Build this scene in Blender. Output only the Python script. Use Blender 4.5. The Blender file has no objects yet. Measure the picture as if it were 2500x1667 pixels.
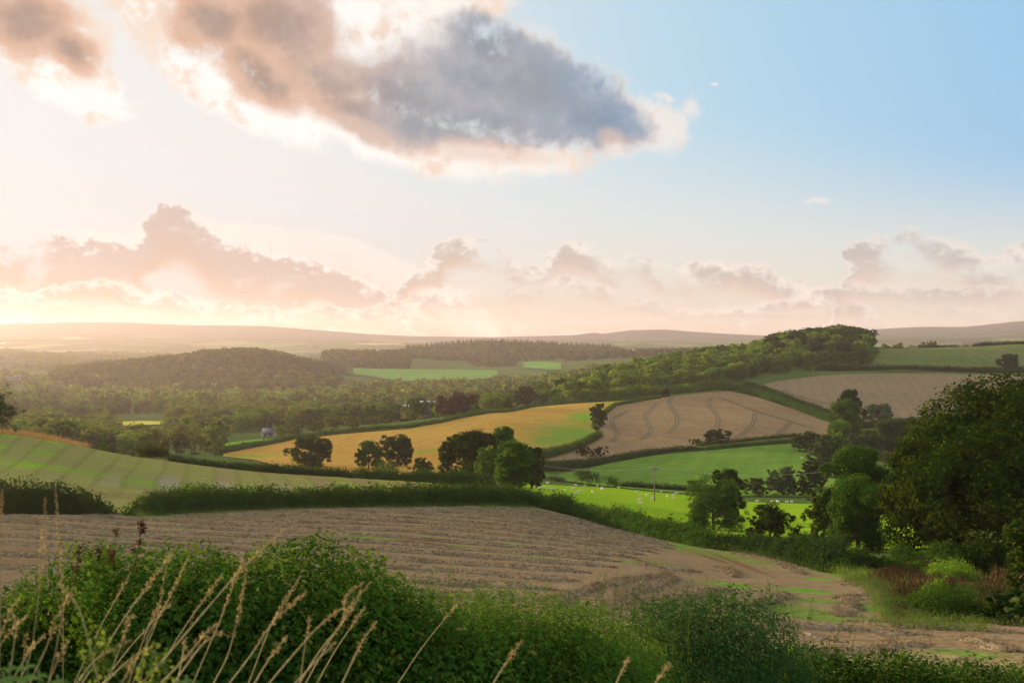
import bpy, math, random
import numpy as np
from mathutils import Vector, Matrix

SC = bpy.context.scene
COL = SC.collection
RNG = np.random.default_rng(7)
random.seed(7)
F, CX, CY = 2778.0, 1250.0, 833.5          # focal length and centre of the photograph in its own pixels
SUN_AZ, SUN_EL = -52.0, 9.5               # degrees: azimuth from +Y (negative is left), elevation

# ------------------------------------------------------------------ terrain
COLS = {
 0: [(30,1560),(45,1462),(70,1350),(100,1282),(120,1256),(150,1192),(180,1122),(210,1062),(240,1064),(300,1078),(400,1088),(600,1082),(800,1052),(1000,1022),(1300,988),(1800,952),(2300,925),(3000,900),(4000,868),(5000,860),(5400,858),(6600,832),(8600,790),(9800,800)],
 300: [(30,1565),(45,1470),(70,1360),(100,1295),(125,1256),(150,1215),(180,1155),(215,1112),(250,1120),(300,1130),(400,1128),(600,1098),(800,1062),(1000,1032),(1300,1002),(1800,968),(2000,945),(2300,902),(2600,905),(3000,900),(4000,880),(5000,868),(5400,862),(6600,835),(8600,788),(9800,800)],
 600: [(30,1570),(45,1480),(70,1372),(100,1305),(140,1243),(175,1192),(220,1152),(260,1158),(300,1162),(400,1140),(480,1116),(560,1096),(700,1070),(900,1040),(1300,1002),(1800,972),(2100,925),(2400,872),(2700,876),(3200,882),(4500,872),(5400,866),(6600,838),(8600,796),(9800,806)],
 900: [(30,1575),(45,1488),(70,1385),(100,1312),(150,1238),(190,1196),(230,1172),(270,1180),(320,1176),(400,1145),(520,1090),(640,1042),(700,1040),(900,1030),(1100,1014),(1300,995),(1800,962),(2300,940),(2700,903),(3000,872),(3500,874),(4500,864),(5400,860),(6600,840),(8600,811),(9800,820)],
 1200: [(30,1580),(45,1495),(70,1398),(100,1330),(140,1266),(170,1235),(200,1206),(230,1190),(280,1188),(330,1180),(400,1150),(440,1130),(560,1060),(700,1010),(800,1008),(1000,1000),(1300,985),(1800,955),(2300,938),(2700,905),(3000,892),(3500,852),(4500,850),(5400,850),(6600,838),(8600,822),(9800,828)],
 1500: [(30,1590),(45,1505),(70,1412),(100,1352),(150,1300),(175,1284),(220,1258),(300,1216),(380,1192),(450,1180),(530,1126),(640,1055),(720,1012),(800,980),(850,968),(920,950),(1000,925),(1100,915),(1300,920),(1800,920),(2300,905),(3000,872),(3500,864),(4500,854),(5400,848),(6600,838),(8600,812),(9800,820)],
 1800: [(30,1610),(45,1535),(60,1480),(90,1402),(120,1362),(150,1336),(190,1310),(240,1280),(330,1230),(400,1208),(450,1190),(520,1138),(600,1092),(700,1030),(800,990),(880,962),(920,948),(1000,908),(1100,880),(1200,872),(1500,890),(1800,895),(2300,886),(3000,866),(4500,856),(5400,848),(6600,838),(8600,815),(9800,822)],
 2050: [(30,1630),(45,1560),(60,1505),(85,1430),(110,1388),(140,1352),(200,1308),(300,1250),(400,1206),(500,1150),(600,1102),(700,1058),(770,1030),(880,965),(1010,912),(1050,898),(1150,858),(1250,838),(1400,856),(1800,876),(3000,866),(4500,858),(5400,850),(6600,832),(8600,806),(9800,815)],
 2200: [(30,1634),(45,1566),(60,1510),(88,1425),(110,1390),(140,1352),(200,1304),(300,1246),(400,1200),(500,1146),(600,1100),(700,1058),(775,1032),(890,965),(1010,911),(1050,901),(1150,872),(1250,852),(1400,860),(1800,872),(3000,866),(4500,859),(5400,850),(6600,830),(8600,800),(9800,808)],
 2500: [(30,1640),(45,1572),(60,1515),(90,1420),(110,1390),(140,1352),(200,1300),(300,1242),(400,1192),(500,1142),(600,1096),(700,1060),(780,1035),(900,965),(1010,918),(1050,906),(1150,868),(1250,842),(1400,850),(1800,864),(3000,864),(4500,860),(5400,850),(6600,826),(8600,782),(9800,792)],
}
for k in (-6000, -2500, -700): COLS[k] = COLS[0]
for k in (3300, 8500): COLS[k] = COLS[2500]
RIDGE = [(-3000,792),(0,790),(200,786),(300,786),(450,793),(560,794),(650,796),(800,807),(900,815),(1000,820),(1200,823),(1340,820),(1400,818),(1440,813),(1455,812),(1470,815),(1540,806),(1620,804),(1700,810),(1800,816),(1900,820),(2050,812),(2140,803),(2250,797),(2350,798),(2430,790),(2500,782),(5000,770)]

def pchip(x, y, xq):
    x = np.asarray(x, float); y = np.asarray(y, float)
    h = np.diff(x); dl = np.diff(y) / h
    m = np.zeros_like(y)
    m[0], m[-1] = dl[0], dl[-1]
    for i in range(1, len(x) - 1):
        if dl[i-1] * dl[i] > 0:
            w1, w2 = 2*h[i] + h[i-1], h[i] + 2*h[i-1]
            m[i] = (w1 + w2) / (w1/dl[i-1] + w2/dl[i])
    xq = np.clip(xq, x[0], x[-1])
    k = np.clip(np.searchsorted(x, xq) - 1, 0, len(x) - 2)
    t = (xq - x[k]) / h[k]
    return ((2*t**3 - 3*t**2 + 1)*y[k] + (t**3 - 2*t**2 + t)*h[k]*m[k] + (-2*t**3 + 3*t**2)*y[k+1] + (t**3 - t**2)*h[k]*m[k+1])

def hash2(ix, iy, seed):
    n = (ix.astype(np.int64)*374761393 + iy.astype(np.int64)*668265263 + seed*1442695041) & 0x7fffffff
    n = ((n ^ (n >> 13)) * 1274126177) & 0x7fffffff
    return ((n ^ (n >> 16)) & 0xffff) / 65535.0

def vnoise(x, y, seed=0):
    x = np.asarray(x, float); y = np.asarray(y, float)
    ix, iy = np.floor(x), np.floor(y)
    fx, fy = x - ix, y - iy
    fx, fy = fx*fx*(3 - 2*fx), fy*fy*(3 - 2*fy)
    a, b = hash2(ix, iy, seed), hash2(ix+1, iy, seed)
    c, d = hash2(ix, iy+1, seed), hash2(ix+1, iy+1, seed)
    return (a*(1-fx) + b*fx)*(1-fy) + (c*(1-fx) + d*fx)*fy

def fbm(x, y, seed=0, octv=4):
    s, a, t = 0.0, 1.0, 0.0
    for o in range(octv):
        s = s + a*vnoise(x*2**o, y*2**o, seed + o*17); t += a; a *= .5
    return s/t

LNG = np.linspace(math.log(30), math.log(9800), 760)
PXG = np.concatenate([np.linspace(-6000, -320, 40), np.arange(-300, 2901, 8.0), np.linspace(2950, 8500, 40)])
_ck = sorted(COLS)
_rows = np.array([pchip([math.log(a) for a, b in COLS[k]], [b for a, b in COLS[k]], LNG) for k in _ck])
TAB = np.array([pchip(_ck, _rows[:, j], PXG) for j in range(len(LNG))])       # rows of ln d, columns of px
_r13 = np.argmin(abs(LNG - math.log(8600)))
_delta = np.interp(PXG, [a for a, b in RIDGE], [b for a, b in RIDGE]) - TAB[_r13]
_w = np.exp(-((LNG - math.log(8600))/.16)**2)
TAB = TAB + _w[:, None]*_delta[None, :]
# gentle lumps, larger with distance
_D = np.exp(LNG)[:, None]; _X = (PXG[None, :] - CX)/F*_D
_far = np.clip((_D - 1500)/2500, 0, 1)
TAB = TAB + _far*(fbm(_X/900, _D/1400, 3, 5) - .5)*13*np.clip((7600 - _D)/2500, 0.10, 1)
TAB = TAB + (fbm(_X/60, _D/90, 5, 3) - .5)*np.clip(_D/300, .6, 1)*2.6*np.clip((1500 - _D)/800, 0, 1)

def T(px, d):
    px, d = np.broadcast_arrays(np.asarray(px, float), np.asarray(d, float))
    px = np.clip(px, PXG[0], PXG[-1]); l = np.clip(np.log(np.maximum(d, 1e-3)), LNG[0], LNG[-1])
    i = np.clip(np.searchsorted(PXG, px) - 1, 0, len(PXG) - 2)
    fx = (px - PXG[i])/(PXG[i+1] - PXG[i])
    u = (l - LNG[0])/(LNG[1] - LNG[0]); j = np.clip(np.floor(u).astype(int), 0, len(LNG) - 2); fy = u - j
    return (TAB[j, i]*(1-fx) + TAB[j, i+1]*fx)*(1-fy) + (TAB[j+1, i]*(1-fx) + TAB[j+1, i+1]*fx)*fy

def sstep(t):
    t = np.clip(t, 0, 1); return t*t*(3 - 2*t)

def H(x, y):
    x, y = np.broadcast_arrays(np.asarray(x, float), np.asarray(y, float))
    yy = np.maximum(y, 30.0)
    z = -(T(CX + F*x/yy, yy) - CY)/F*yy
    near = np.interp(y, [-70, -20, 0, 2.5, 4, 6, 9, 14, 20, 30], [-1.2, -1.6, -1.72, -1.8, -2.1, -2.9, -3.8, -5.3, -6.9, -8.2])
    near = near - .055*np.clip(x, -30, 40)*np.clip(y/10, 0, 1)
    w = sstep((y - 13)/17.0)
    z = z*w + near*(1 - w)
    return z

def inv(px, py, dmin=30, dmax=3000):
    d = np.exp(np.linspace(math.log(dmin), math.log(dmax), 700))
    t = T(px, d)
    k = np.nonzero(t <= py)[0]
    if len(k) == 0: return float(d[np.argmin(t)])
    k = k[0]
    if k == 0: return float(d[0])
    f = (t[k-1] - py)/max(1e-6, t[k-1] - t[k])
    return float(d[k-1] + f*(d[k] - d[k-1]))

def pt(px, d, up=0.0):
    x = (px - CX)/F*d
    return (x, d, float(H(x, d)) + up)

def ray(px, py, d):                                # a point in the air at depth d
    return np.array([(px - CX)/F*d, d, (CY - py)/F*d])

# ------------------------------------------------------------------ object helpers
def mesh(name, V, Fc, mats, idx=None, smooth=False):
    V = np.asarray(V, np.float32).reshape(-1, 3)
    me = bpy.data.meshes.new(name)
    me.vertices.add(len(V)); me.vertices.foreach_set('co', V.ravel())
    if isinstance(Fc, np.ndarray):
        n, k = Fc.shape
        tot = np.full(n, k, np.int32); loops = Fc.ravel().astype(np.int32)
    else:
        n = len(Fc)
        tot = np.array([len(f) for f in Fc], np.int32)
        loops = np.array([i for f in Fc for i in f], np.int32)
    me.loops.add(len(loops)); me.loops.foreach_set('vertex_index', loops)
    me.polygons.add(n)
    me.polygons.foreach_set('loop_start', np.concatenate([[0], np.cumsum(tot)[:-1]]).astype(np.int32))
    me.polygons.foreach_set('loop_total', tot)
    for m in (mats if isinstance(mats, (list, tuple)) else [mats]): me.materials.append(m)
    if idx is not None: me.polygons.foreach_set('material_index', np.asarray(idx, np.int32))
    if smooth: me.polygons.foreach_set('use_smooth', np.ones(n, bool))
    me.update(calc_edges=True)
    return me

def tag(o, label=None, cat=None, group=None, kind=None):
    if label: o['label'] = label
    if cat: o['category'] = cat
    if group: o['group'] = group
    if kind: o['kind'] = kind
    return o

def obj(name, me, parent=None, loc=None):
    o = bpy.data.objects.new(name, me); COL.objects.link(o)
    if parent is not None: o.parent = parent
    if loc is not None: o.location = loc
    return o

def empty(name, loc, rz=0):
    o = bpy.data.objects.new(name, None); COL.objects.link(o)
    o.location = loc; o.rotation_euler = (0, 0, rz); o.empty_display_size = .3
    return o

class Geo:
    """collects quads/tris of one part"""
    def __init__(s): s.V, s.F, s.n, s.I = [], [], 0, []
    def add(s, V, Fc, i=0):
        V = np.asarray(V, float).reshape(-1, 3)
        s.V.append(V); s.F.extend([tuple(int(q) + s.n for q in f) for f in Fc]); s.I.extend([i]*len(Fc)); s.n += len(V)
        return s
    def tube(s, pts, rad, k=6, i=0):
        pts = [np.asarray(p, float) for p in pts]; V = []
        for a, p in enumerate(pts):
            t = pts[min(a+1, len(pts)-1)] - pts[max(a-1, 0)]; t = t/(np.linalg.norm(t) + 1e-9)
            u = np.cross(t, [0.3, 1, .2]); u = u/(np.linalg.norm(u) + 1e-9); w = np.cross(t, u)
            for q in range(k):
                an = 2*math.pi*q/k
                V.append(p + rad[a]*(math.cos(an)*u + math.sin(an)*w))
        Fc = []
        for a in range(len(pts)-1):
            for q in range(k):
                Fc.append((a*k+q, a*k+(q+1) % k, (a+1)*k+(q+1) % k, (a+1)*k+q))
        Fc.append(tuple(range(k-1, -1, -1))); Fc.append(tuple((len(pts)-1)*k+q for q in range(k)))
        return s.add(V, Fc, i)
    def box(s, a, b, i=0):
        x0, y0, z0 = a; x1, y1, z1 = b
        V = [(x0,y0,z0),(x1,y0,z0),(x1,y1,z0),(x0,y1,z0),(x0,y0,z1),(x1,y0,z1),(x1,y1,z1),(x0,y1,z1)]
        return s.add(V, [(0,3,2,1),(4,5,6,7),(0,1,5,4),(1,2,6,5),(2,3,7,6),(3,0,4,7)], i)
    def mesh(s, name, mats, smooth=False):
        return mesh(name, np.concatenate(s.V), s.F, mats, s.I, smooth)

def unit(v): return v/(np.linalg.norm(v, axis=-1, keepdims=True) + 1e-9)

def cards(rng, C, Nrm, size, asp=.6, up=None, fold=.12):
    """leaf-shaped cards: centre, normal, size -> V, F (four-cornered, slightly folded)"""
    n = len(C)
    if up is None: up = rng.normal(size=(n, 3))
    Nrm = unit(Nrm)
    a = unit(up - (up*Nrm).sum(1, keepdims=True)*Nrm)
    b = np.cross(Nrm, a)
    s = size.reshape(-1, 1) if isinstance(size, np.ndarray) else np.full((n, 1), size)
    j = lambda lo, hi: rng.uniform(lo, hi, (n, 1))
    V = np.stack([C + a*s*j(.4, .6), C + b*s*asp*j(.35, .65) + Nrm*s*fold + a*s*j(-.15, .15), C - a*s*j(.4, .6), C - b*s*asp*j(.35, .65) + Nrm*s*fold + a*s*j(-.15, .15)], 1).reshape(-1, 3)
    return V, np.arange(4*n).reshape(-1, 4)

def sph(rng, n):
    return unit(rng.normal(size=(n, 3)))

def crown(rng, Hh, W, base, nl=9, per=10, leaf=.4, flat=.9, taper=0.0, asp=.65, lai=2.0, cap=60000, gap=0.0, rs=(.20, .42)):
    """foliage of one tree in local coordinates: lobes > clumps > leaves; scaled to fill base..height and the width"""
    cz, rz, rw = Hh*(base + 1)/2, Hh*(1 - base)/2, W/2
    lobes = []
    for i in range(nl):
        zz = -.72 + 1.5*(i + .5)/nl; a = i*2.4 + rng.uniform(-.5, .5)
        wid = math.sqrt(max(.05, 1 - (zz*.95)**2))*(1 - .45*max(0, -zz - .15))*(1 - taper*max(0, zz + .4)*.75)
        k = rng.uniform(.42, .92)*wid
        r = rng.uniform(*rs)*min(rw, rz*1.2)*(1 - .35*taper*max(0, zz + .3))
        lobes.append((np.array([math.cos(a)*k*rw, math.sin(a)*k*rw, cz + zz*rz*.9]), r))
    lobes.append((np.array([0, 0, cz + .1*rz]), .46*min(rw, rz)*(1 - .3*taper)))
    lobes.append((np.array([rng.normal()*.1*rw, 0, cz + .55*rz]), .45*min(rw, rz)*(1 - .45*taper)))
    N = int(min(cap, lai*math.pi*W*Hh*(1 - base*.6)/(.3*leaf**2)))
    ncl = max(10, int(N/per*1.25))
    w = np.array([r**2 for c, r in lobes]); w /= w.sum()
    which = rng.choice(len(lobes), ncl, p=w)
    dirs = sph(rng, ncl)
    LC = np.array([lobes[q][0] for q in which]); LR = np.array([lobes[q][1] for q in which])
    rr = LR*rng.uniform(.74, 1.05, ncl)
    C = LC + dirs*rr[:, None]*np.array([1, 1, flat])
    keep = np.ones(ncl, bool)
    for c, r in lobes: keep &= ~(np.linalg.norm((C - c)/np.array([1, 1, flat]), axis=1) < .55*r)
    if gap: keep &= fbm(C[:, 0]/W*5 + 9, C[:, 2]/W*5 + C[:, 1]/W*3, int(rng.integers(9999)), 2) > gap
    C, dirs, LR = C[keep], dirs[keep], LR[keep]
    n = len(C)
    P = np.repeat(C, per, 0) + np.clip(rng.normal(size=(n*per, 3)), -1.35, 1.35)*np.repeat(np.minimum(LR*.24, leaf*1.8), per)[:, None]*np.array([1, 1, .62])
    nd = np.repeat(dirs, per, 0)
    nrm = nd*.95 + rng.normal(size=nd.shape)*.5 + np.array([0, 0, .25])
    lo, hi = np.percentile(P[:, 2], (.7, 99.7)); kz = (Hh*(1 - base))/(hi - lo); z0 = Hh*base - lo*kz
    kx = W/(np.percentile(P[:, 0], 99.3) - np.percentile(P[:, 0], .7))
    P = P*np.array([kx, kx, kz]) + np.array([0, 0, z0]); P[:, 2] = np.maximum(P[:, 2], .12)
    V, Q = cards(rng, P, nrm, leaf*rng.uniform(.6, 1.35, len(P)), asp)
    return V, Q, [(c*np.array([kx, kx, kz]) + np.array([0, 0, z0]), r*kx) for c, r in lobes]

def trunk_geo(rng, Hh, lobes, r0, lean=.04, to=.72):
    g = Geo()
    top = np.array([rng.normal()*lean*Hh, rng.normal()*lean*Hh, Hh*to])
    pts = [np.array([0, 0, -.35]), np.array([0, 0, .15])] + [top*t + np.array([rng.normal(), rng.normal(), 0])*.03*Hh*t*(1-t) + np.array([0, 0, 0]) for t in (.25, .5, .75, 1)]
    g.tube(pts, [r0*1.5, r0*1.12, r0*.92, r0*.72, r0*.45, r0*.15], 8)
    for c, r in lobes[:6]:
        t = rng.uniform(.25, .55); a = top*t
        mid = (a + c)/2 + np.array([0, 0, .06*Hh])
        g.tube([a, mid, np.asarray(c), np.asarray(c) + unit(np.asarray(c) - a)*r*.7], [r0*.5, r0*.34, r0*.2, r0*.05], 6)
    return g

# ------------------------------------------------------------------ materials
class NT:
    def __init__(s, nt): s.nt = nt; s.x = 0
    def n(s, typ, ins=None, **kw):
        nd = s.nt.nodes.new(typ); s.x += 40; nd.location = (s.x, 0)
        for k, v in kw.items(): setattr(nd, k, v)
        for k, v in (ins or {}).items():
            sock = nd.inputs[k]
            if isinstance(v, bpy.types.NodeSocket): s.nt.links.new(v, sock)
            else:
                if sock.type == 'RGBA' and len(v) == 3: v = (*v, 1)
                sock.default_value = v
        return nd
    def m(s, op, a, b=None, c=None, clamp=False):
        ins = {0: a}
        if b is not None: ins[1] = b
        if c is not None: ins[2] = c
        return s.n('ShaderNodeMath', ins, operation=op, use_clamp=clamp).outputs[0]
    def v(s, op, a, b=None):
        ins = {0: a}
        if b is not None: ins[1] = b
        return s.n('ShaderNodeVectorMath', ins, operation=op)
    def noise(s, vec, scale, detail=4, rough=.55, lac=2.0, dist=0.0):
        return s.n('ShaderNodeTexNoise', {'Vector': vec, 'Scale': scale, 'Detail': detail, 'Roughness': rough, 'Lacunarity': lac, 'Distortion': dist})
    def ss(s, x, lo, hi):
        return s.n('ShaderNodeMapRange', {0: x, 1: lo, 2: hi, 3: 0.0, 4: 1.0}, interpolation_type='SMOOTHSTEP').outputs[0]
    def lin(s, x, lo, hi, a=0.0, b=1.0):
        return s.n('ShaderNodeMapRange', {0: x, 1: lo, 2: hi, 3: a, 4: b}).outputs[0]
    def mix(s, f, a, b):
        nd = s.nt.nodes.new('ShaderNodeMix'); nd.data_type = 'RGBA'
        for sock, v in ((nd.inputs[0], f), (nd.inputs[6], a), (nd.inputs[7], b)):
            if isinstance(v, bpy.types.NodeSocket): s.nt.links.new(v, sock)
            elif sock.type == 'RGBA': sock.default_value = (*v, 1) if len(v) == 3 else v
            else: sock.default_value = v
        return nd.outputs[2]
    def mul(s, col, f):
        return s.v('SCALE', col).outputs[0] if False else s._scale(col, f)
    def _scale(s, col, f):
        nd = s.nt.nodes.new('ShaderNodeVectorMath'); nd.operation = 'SCALE'
        s.nt.links.new(col, nd.inputs[0])
        if isinstance(f, bpy.types.NodeSocket): s.nt.links.new(f, nd.inputs['Scale'])
        else: nd.inputs['Scale'].default_value = f
        return nd.outputs[0]
    def map(s, vec, loc=(0, 0, 0), rot=(0, 0, 0), scale=(1, 1, 1), typ='POINT'):
        return s.n('ShaderNodeMapping', {'Vector': vec, 'Location': loc, 'Rotation': rot, 'Scale': scale}, vector_type=typ).outputs[0]
    def ell(s, vec, c, r, rot=0.0):
        """1 at the centre of an ellipse, 0 on its rim, negative outside"""
        q = s.map(vec, (c[0], c[1], 0), (0, 0, math.radians(rot)), (r[0], r[1], 1e6), 'TEXTURE')
        return s.m('SUBTRACT', 1.0, s.v('LENGTH', q).outputs['Value'])

def new_mat(name):
    m = bpy.data.materials.new(name); m.use_nodes = True
    m.node_tree.nodes.clear()
    t = NT(m.node_tree)
    out = t.n('ShaderNodeOutputMaterial')
    return m, t, out

def leaf_mat(name, a, b, back=None, trans=.38, scale=.35, warm=None):
    """a/b: darker and lighter leaf colour; back: colour of light passing through"""
    m, t, out = new_mat(name)
    g = t.n('ShaderNodeNewGeometry')
    nz = t.noise(g.outputs['Position'], scale, 2).outputs[0]
    rnd = g.outputs['Random Per Island']
    oi = t.n('ShaderNodeObjectInfo').outputs['Random']
    f = t.m('ADD', t.m('MULTIPLY', t.ss(nz, .35, .68), .45), t.m('MULTIPLY', rnd, .5))
    f = t.m('ADD', f, t.m('MULTIPLY', t.m('SUBTRACT', oi, .5), .5), clamp=True)
    col = t.mix(f, a, b)
    if warm: col = t.mix(t.ss(rnd, .82, .97), col, warm)
    back = back or tuple(min(1, q*1.9 + w) for q, w in zip(b, (.035, .05, 0)))
    d = t.n('ShaderNodeBsdfDiffuse', {'Color': col, 'Roughness': .6}).outputs[0]
    tr = t.n('ShaderNodeBsdfTranslucent', {'Color': t.mix(f, tuple(q*.75 for q in back), back)}).outputs[0]
    mx = t.n('ShaderNodeMixShader', {0: trans, 1: d, 2: tr}).outputs[0]
    t.nt.links.new(mx, out.inputs[0])
    return m

def plain_mat(name, c, var=.25, scale=3.0, rough=.85, spec=.2):
    m, t, out = new_mat(name)
    g = t.n('ShaderNodeNewGeometry')
    nz = t.noise(g.outputs['Position'], scale, 4).outputs[0]
    col = t.mix(nz, tuple(q*(1-var) for q in c), tuple(min(1, q*(1+var)) for q in c))
    p = t.n('ShaderNodeBsdfPrincipled', {'Base Color': col, 'Roughness': rough, 'Specular IOR Level': spec})
    t.nt.links.new(p.outputs[0], out.inputs[0])
    return m

def field_mat(name, cols, s1=.02, s2=.35, green=None, gth=(.55, .7), rows=None, patches=(), fine=1.5, bump=.15, stretch=(1, 1), con=(.72, 1.28)):
    """cols: low/mid/high colours of the crop; green: colour of grassy patches; rows=(angle, wavelength, strength); patches=[(x,y,rx,ry,rot,colour)]"""
    m, t, out = new_mat(name)
    P = t.n('ShaderNodeNewGeometry').outputs['Position']
    Q = t.map(P, scale=(stretch[0], stretch[1], 0))
    n1 = t.noise(Q, s1, 4, .6).outputs[0]
    n2 = t.noise(Q, s2, 4, .65).outputs[0]
    n3 = t.noise(P, fine, 3, .7).outputs[0]
    col = t.mix(t.ss(n1, .35, .65), cols[0], cols[1])
    col = t.mix(t.m('MULTIPLY', t.ss(n2, .42, .72), .7), col, cols[2])
    if rows:
        ang, wl, st = rows
        w = t.map(P, rot=(0, 0, ang))
        u = t.n('ShaderNodeSeparateXYZ', {0: w}).outputs[0]
        u = t.m('ADD', u, t.m('MULTIPLY', t.noise(P, .03, 2).outputs[0], wl*1.5))
        sn = t.m('SINE', t.m('MULTIPLY', u, 2*math.pi/wl))
        fr = t.m('ADD', 1.0, t.m('MULTIPLY', sn, st))
        col = t.mul(col, fr)
    if green:
        gm = t.ss(t.m('ADD', n1, t.m('MULTIPLY', t.m('SUBTRACT', n2, .5), .45)), gth[0], gth[1])
        col = t.mix(gm, col, green)
    for (x, y, rx, ry, ro, c) in patches:
        e = t.ell(t.v('ADD', P, t._scale(t.v('SUBTRACT', t.noise(P, 1.2/max(rx, ry), 3).outputs[1], (.5, .5, .5)).outputs[0], min(rx, ry)*1.6)).outputs[0], (x, y), (rx, ry), ro)
        e = t.m('ADD', e, t.m('MULTIPLY', t.m('SUBTRACT', t.noise(Q, 9.0/max(rx, ry), 5, .7).outputs[0], .5), 1.7))
        col = t.mix(t.m('MULTIPLY', t.ss(e, -.25, .75), .85), col, c)
    col = t.mul(col, t.lin(n3, .25, .75, con[0], con[1]))
    bp = t.n('ShaderNodeBump', {'Height': t.m('ADD', n3, t.m('MULTIPLY', n2, 2.0)), 'Strength': .6, 'Distance': bump})
    d = t.n('ShaderNodeBsdfDiffuse', {'Color': col, 'Roughness': .8, 'Normal': bp.outputs[0]})
    t.nt.links.new(d.outputs[0], out.inputs[0])
    return m

LEAF = {
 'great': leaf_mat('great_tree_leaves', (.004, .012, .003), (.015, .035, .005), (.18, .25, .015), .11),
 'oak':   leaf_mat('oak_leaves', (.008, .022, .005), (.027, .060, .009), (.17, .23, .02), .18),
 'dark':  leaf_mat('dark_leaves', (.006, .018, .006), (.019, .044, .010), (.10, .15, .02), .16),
 'mid':   leaf_mat('green_leaves', (.010, .040, .006), (.040, .120, .014), (.18, .28, .02), .20),
 'light': leaf_mat('light_leaves', (.028, .080, .012), (.080, .180, .026), (.24, .33, .03), .26),
 'grey':  leaf_mat('grey_green_leaves', (.018, .042, .018), (.048, .085, .036), (.16, .20, .06), .18),
 'beech': leaf_mat('copper_leaves', (.022, .014, .011), (.058, .030, .020), (.16, .06, .03), .20),
 'belt':  leaf_mat('belt_leaves', (.022, .070, .010), (.070, .155, .020), (.27, .36, .02), .36, .08),
 'valley': leaf_mat('valley_leaves', (.014, .032, .006), (.045, .080, .012), (.26, .28, .022), .30, .05),
 'far':   leaf_mat('far_leaves', (.014, .030, .008), (.036, .060, .012), (.22, .21, .02), .26, .02),
 'hillwood': leaf_mat('hill_wood_leaves', (.007, .017, .004), (.024, .040, .008), (.20, .19, .015), .20, .02),
 'conifer': leaf_mat('conifer_needles', (.014, .030, .012), (.030, .055, .020), (.08, .09, .03), .2, .05),
 'hedge': leaf_mat('hedge_leaves', (.014, .042, .007), (.050, .115, .016), (.15, .22, .02), .14, .6),
 'hedgedark': leaf_mat('dark_hedge_leaves', (.010, .028, .007), (.030, .066, .013), (.12, .17, .02), .10, .3),
 'near':  leaf_mat('near_hedge_leaves', (.006, .022, .005), (.064, .150, .020), (.16, .28, .02), .20, 1.3, (.13, .14, .025)),
 'willow': leaf_mat('willow_leaves', (.012, .044, .014), (.060, .135, .038), (.14, .22, .03), .18, 1.0),
 'herb':  leaf_mat('willowherb_leaves', (.014, .046, .008), (.085, .175, .024), (.20, .31, .03), .22, 1.5),
 'dock':  leaf_mat('dock_seed', (.042, .026, .014), (.082, .052, .028), (.13, .075, .035), .2, .4),
 'bush':  leaf_mat('bright_bush_leaves', (.030, .095, .012), (.080, .200, .026), (.26, .40, .03), .4, .6),
 'dry':   leaf_mat('dry_grass_blades', (.20, .115, .045), (.34, .21, .09), (.50, .32, .12), .4, .5),
 'corner': leaf_mat('corner_grass_blades', (.028, .055, .011), (.085, .115, .030), (.20, .25, .05), .2, .3),
 'verge': leaf_mat('verge_grass_blades', (.040, .080, .014), (.115, .160, .036), (.26, .34, .05), .25, .3),
}
BARK = plain_mat('bark', (.075, .055, .040), .4, 4.0)
BARKG = plain_mat('grey_bark', (.10, .09, .075), .4, 4.0)

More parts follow.
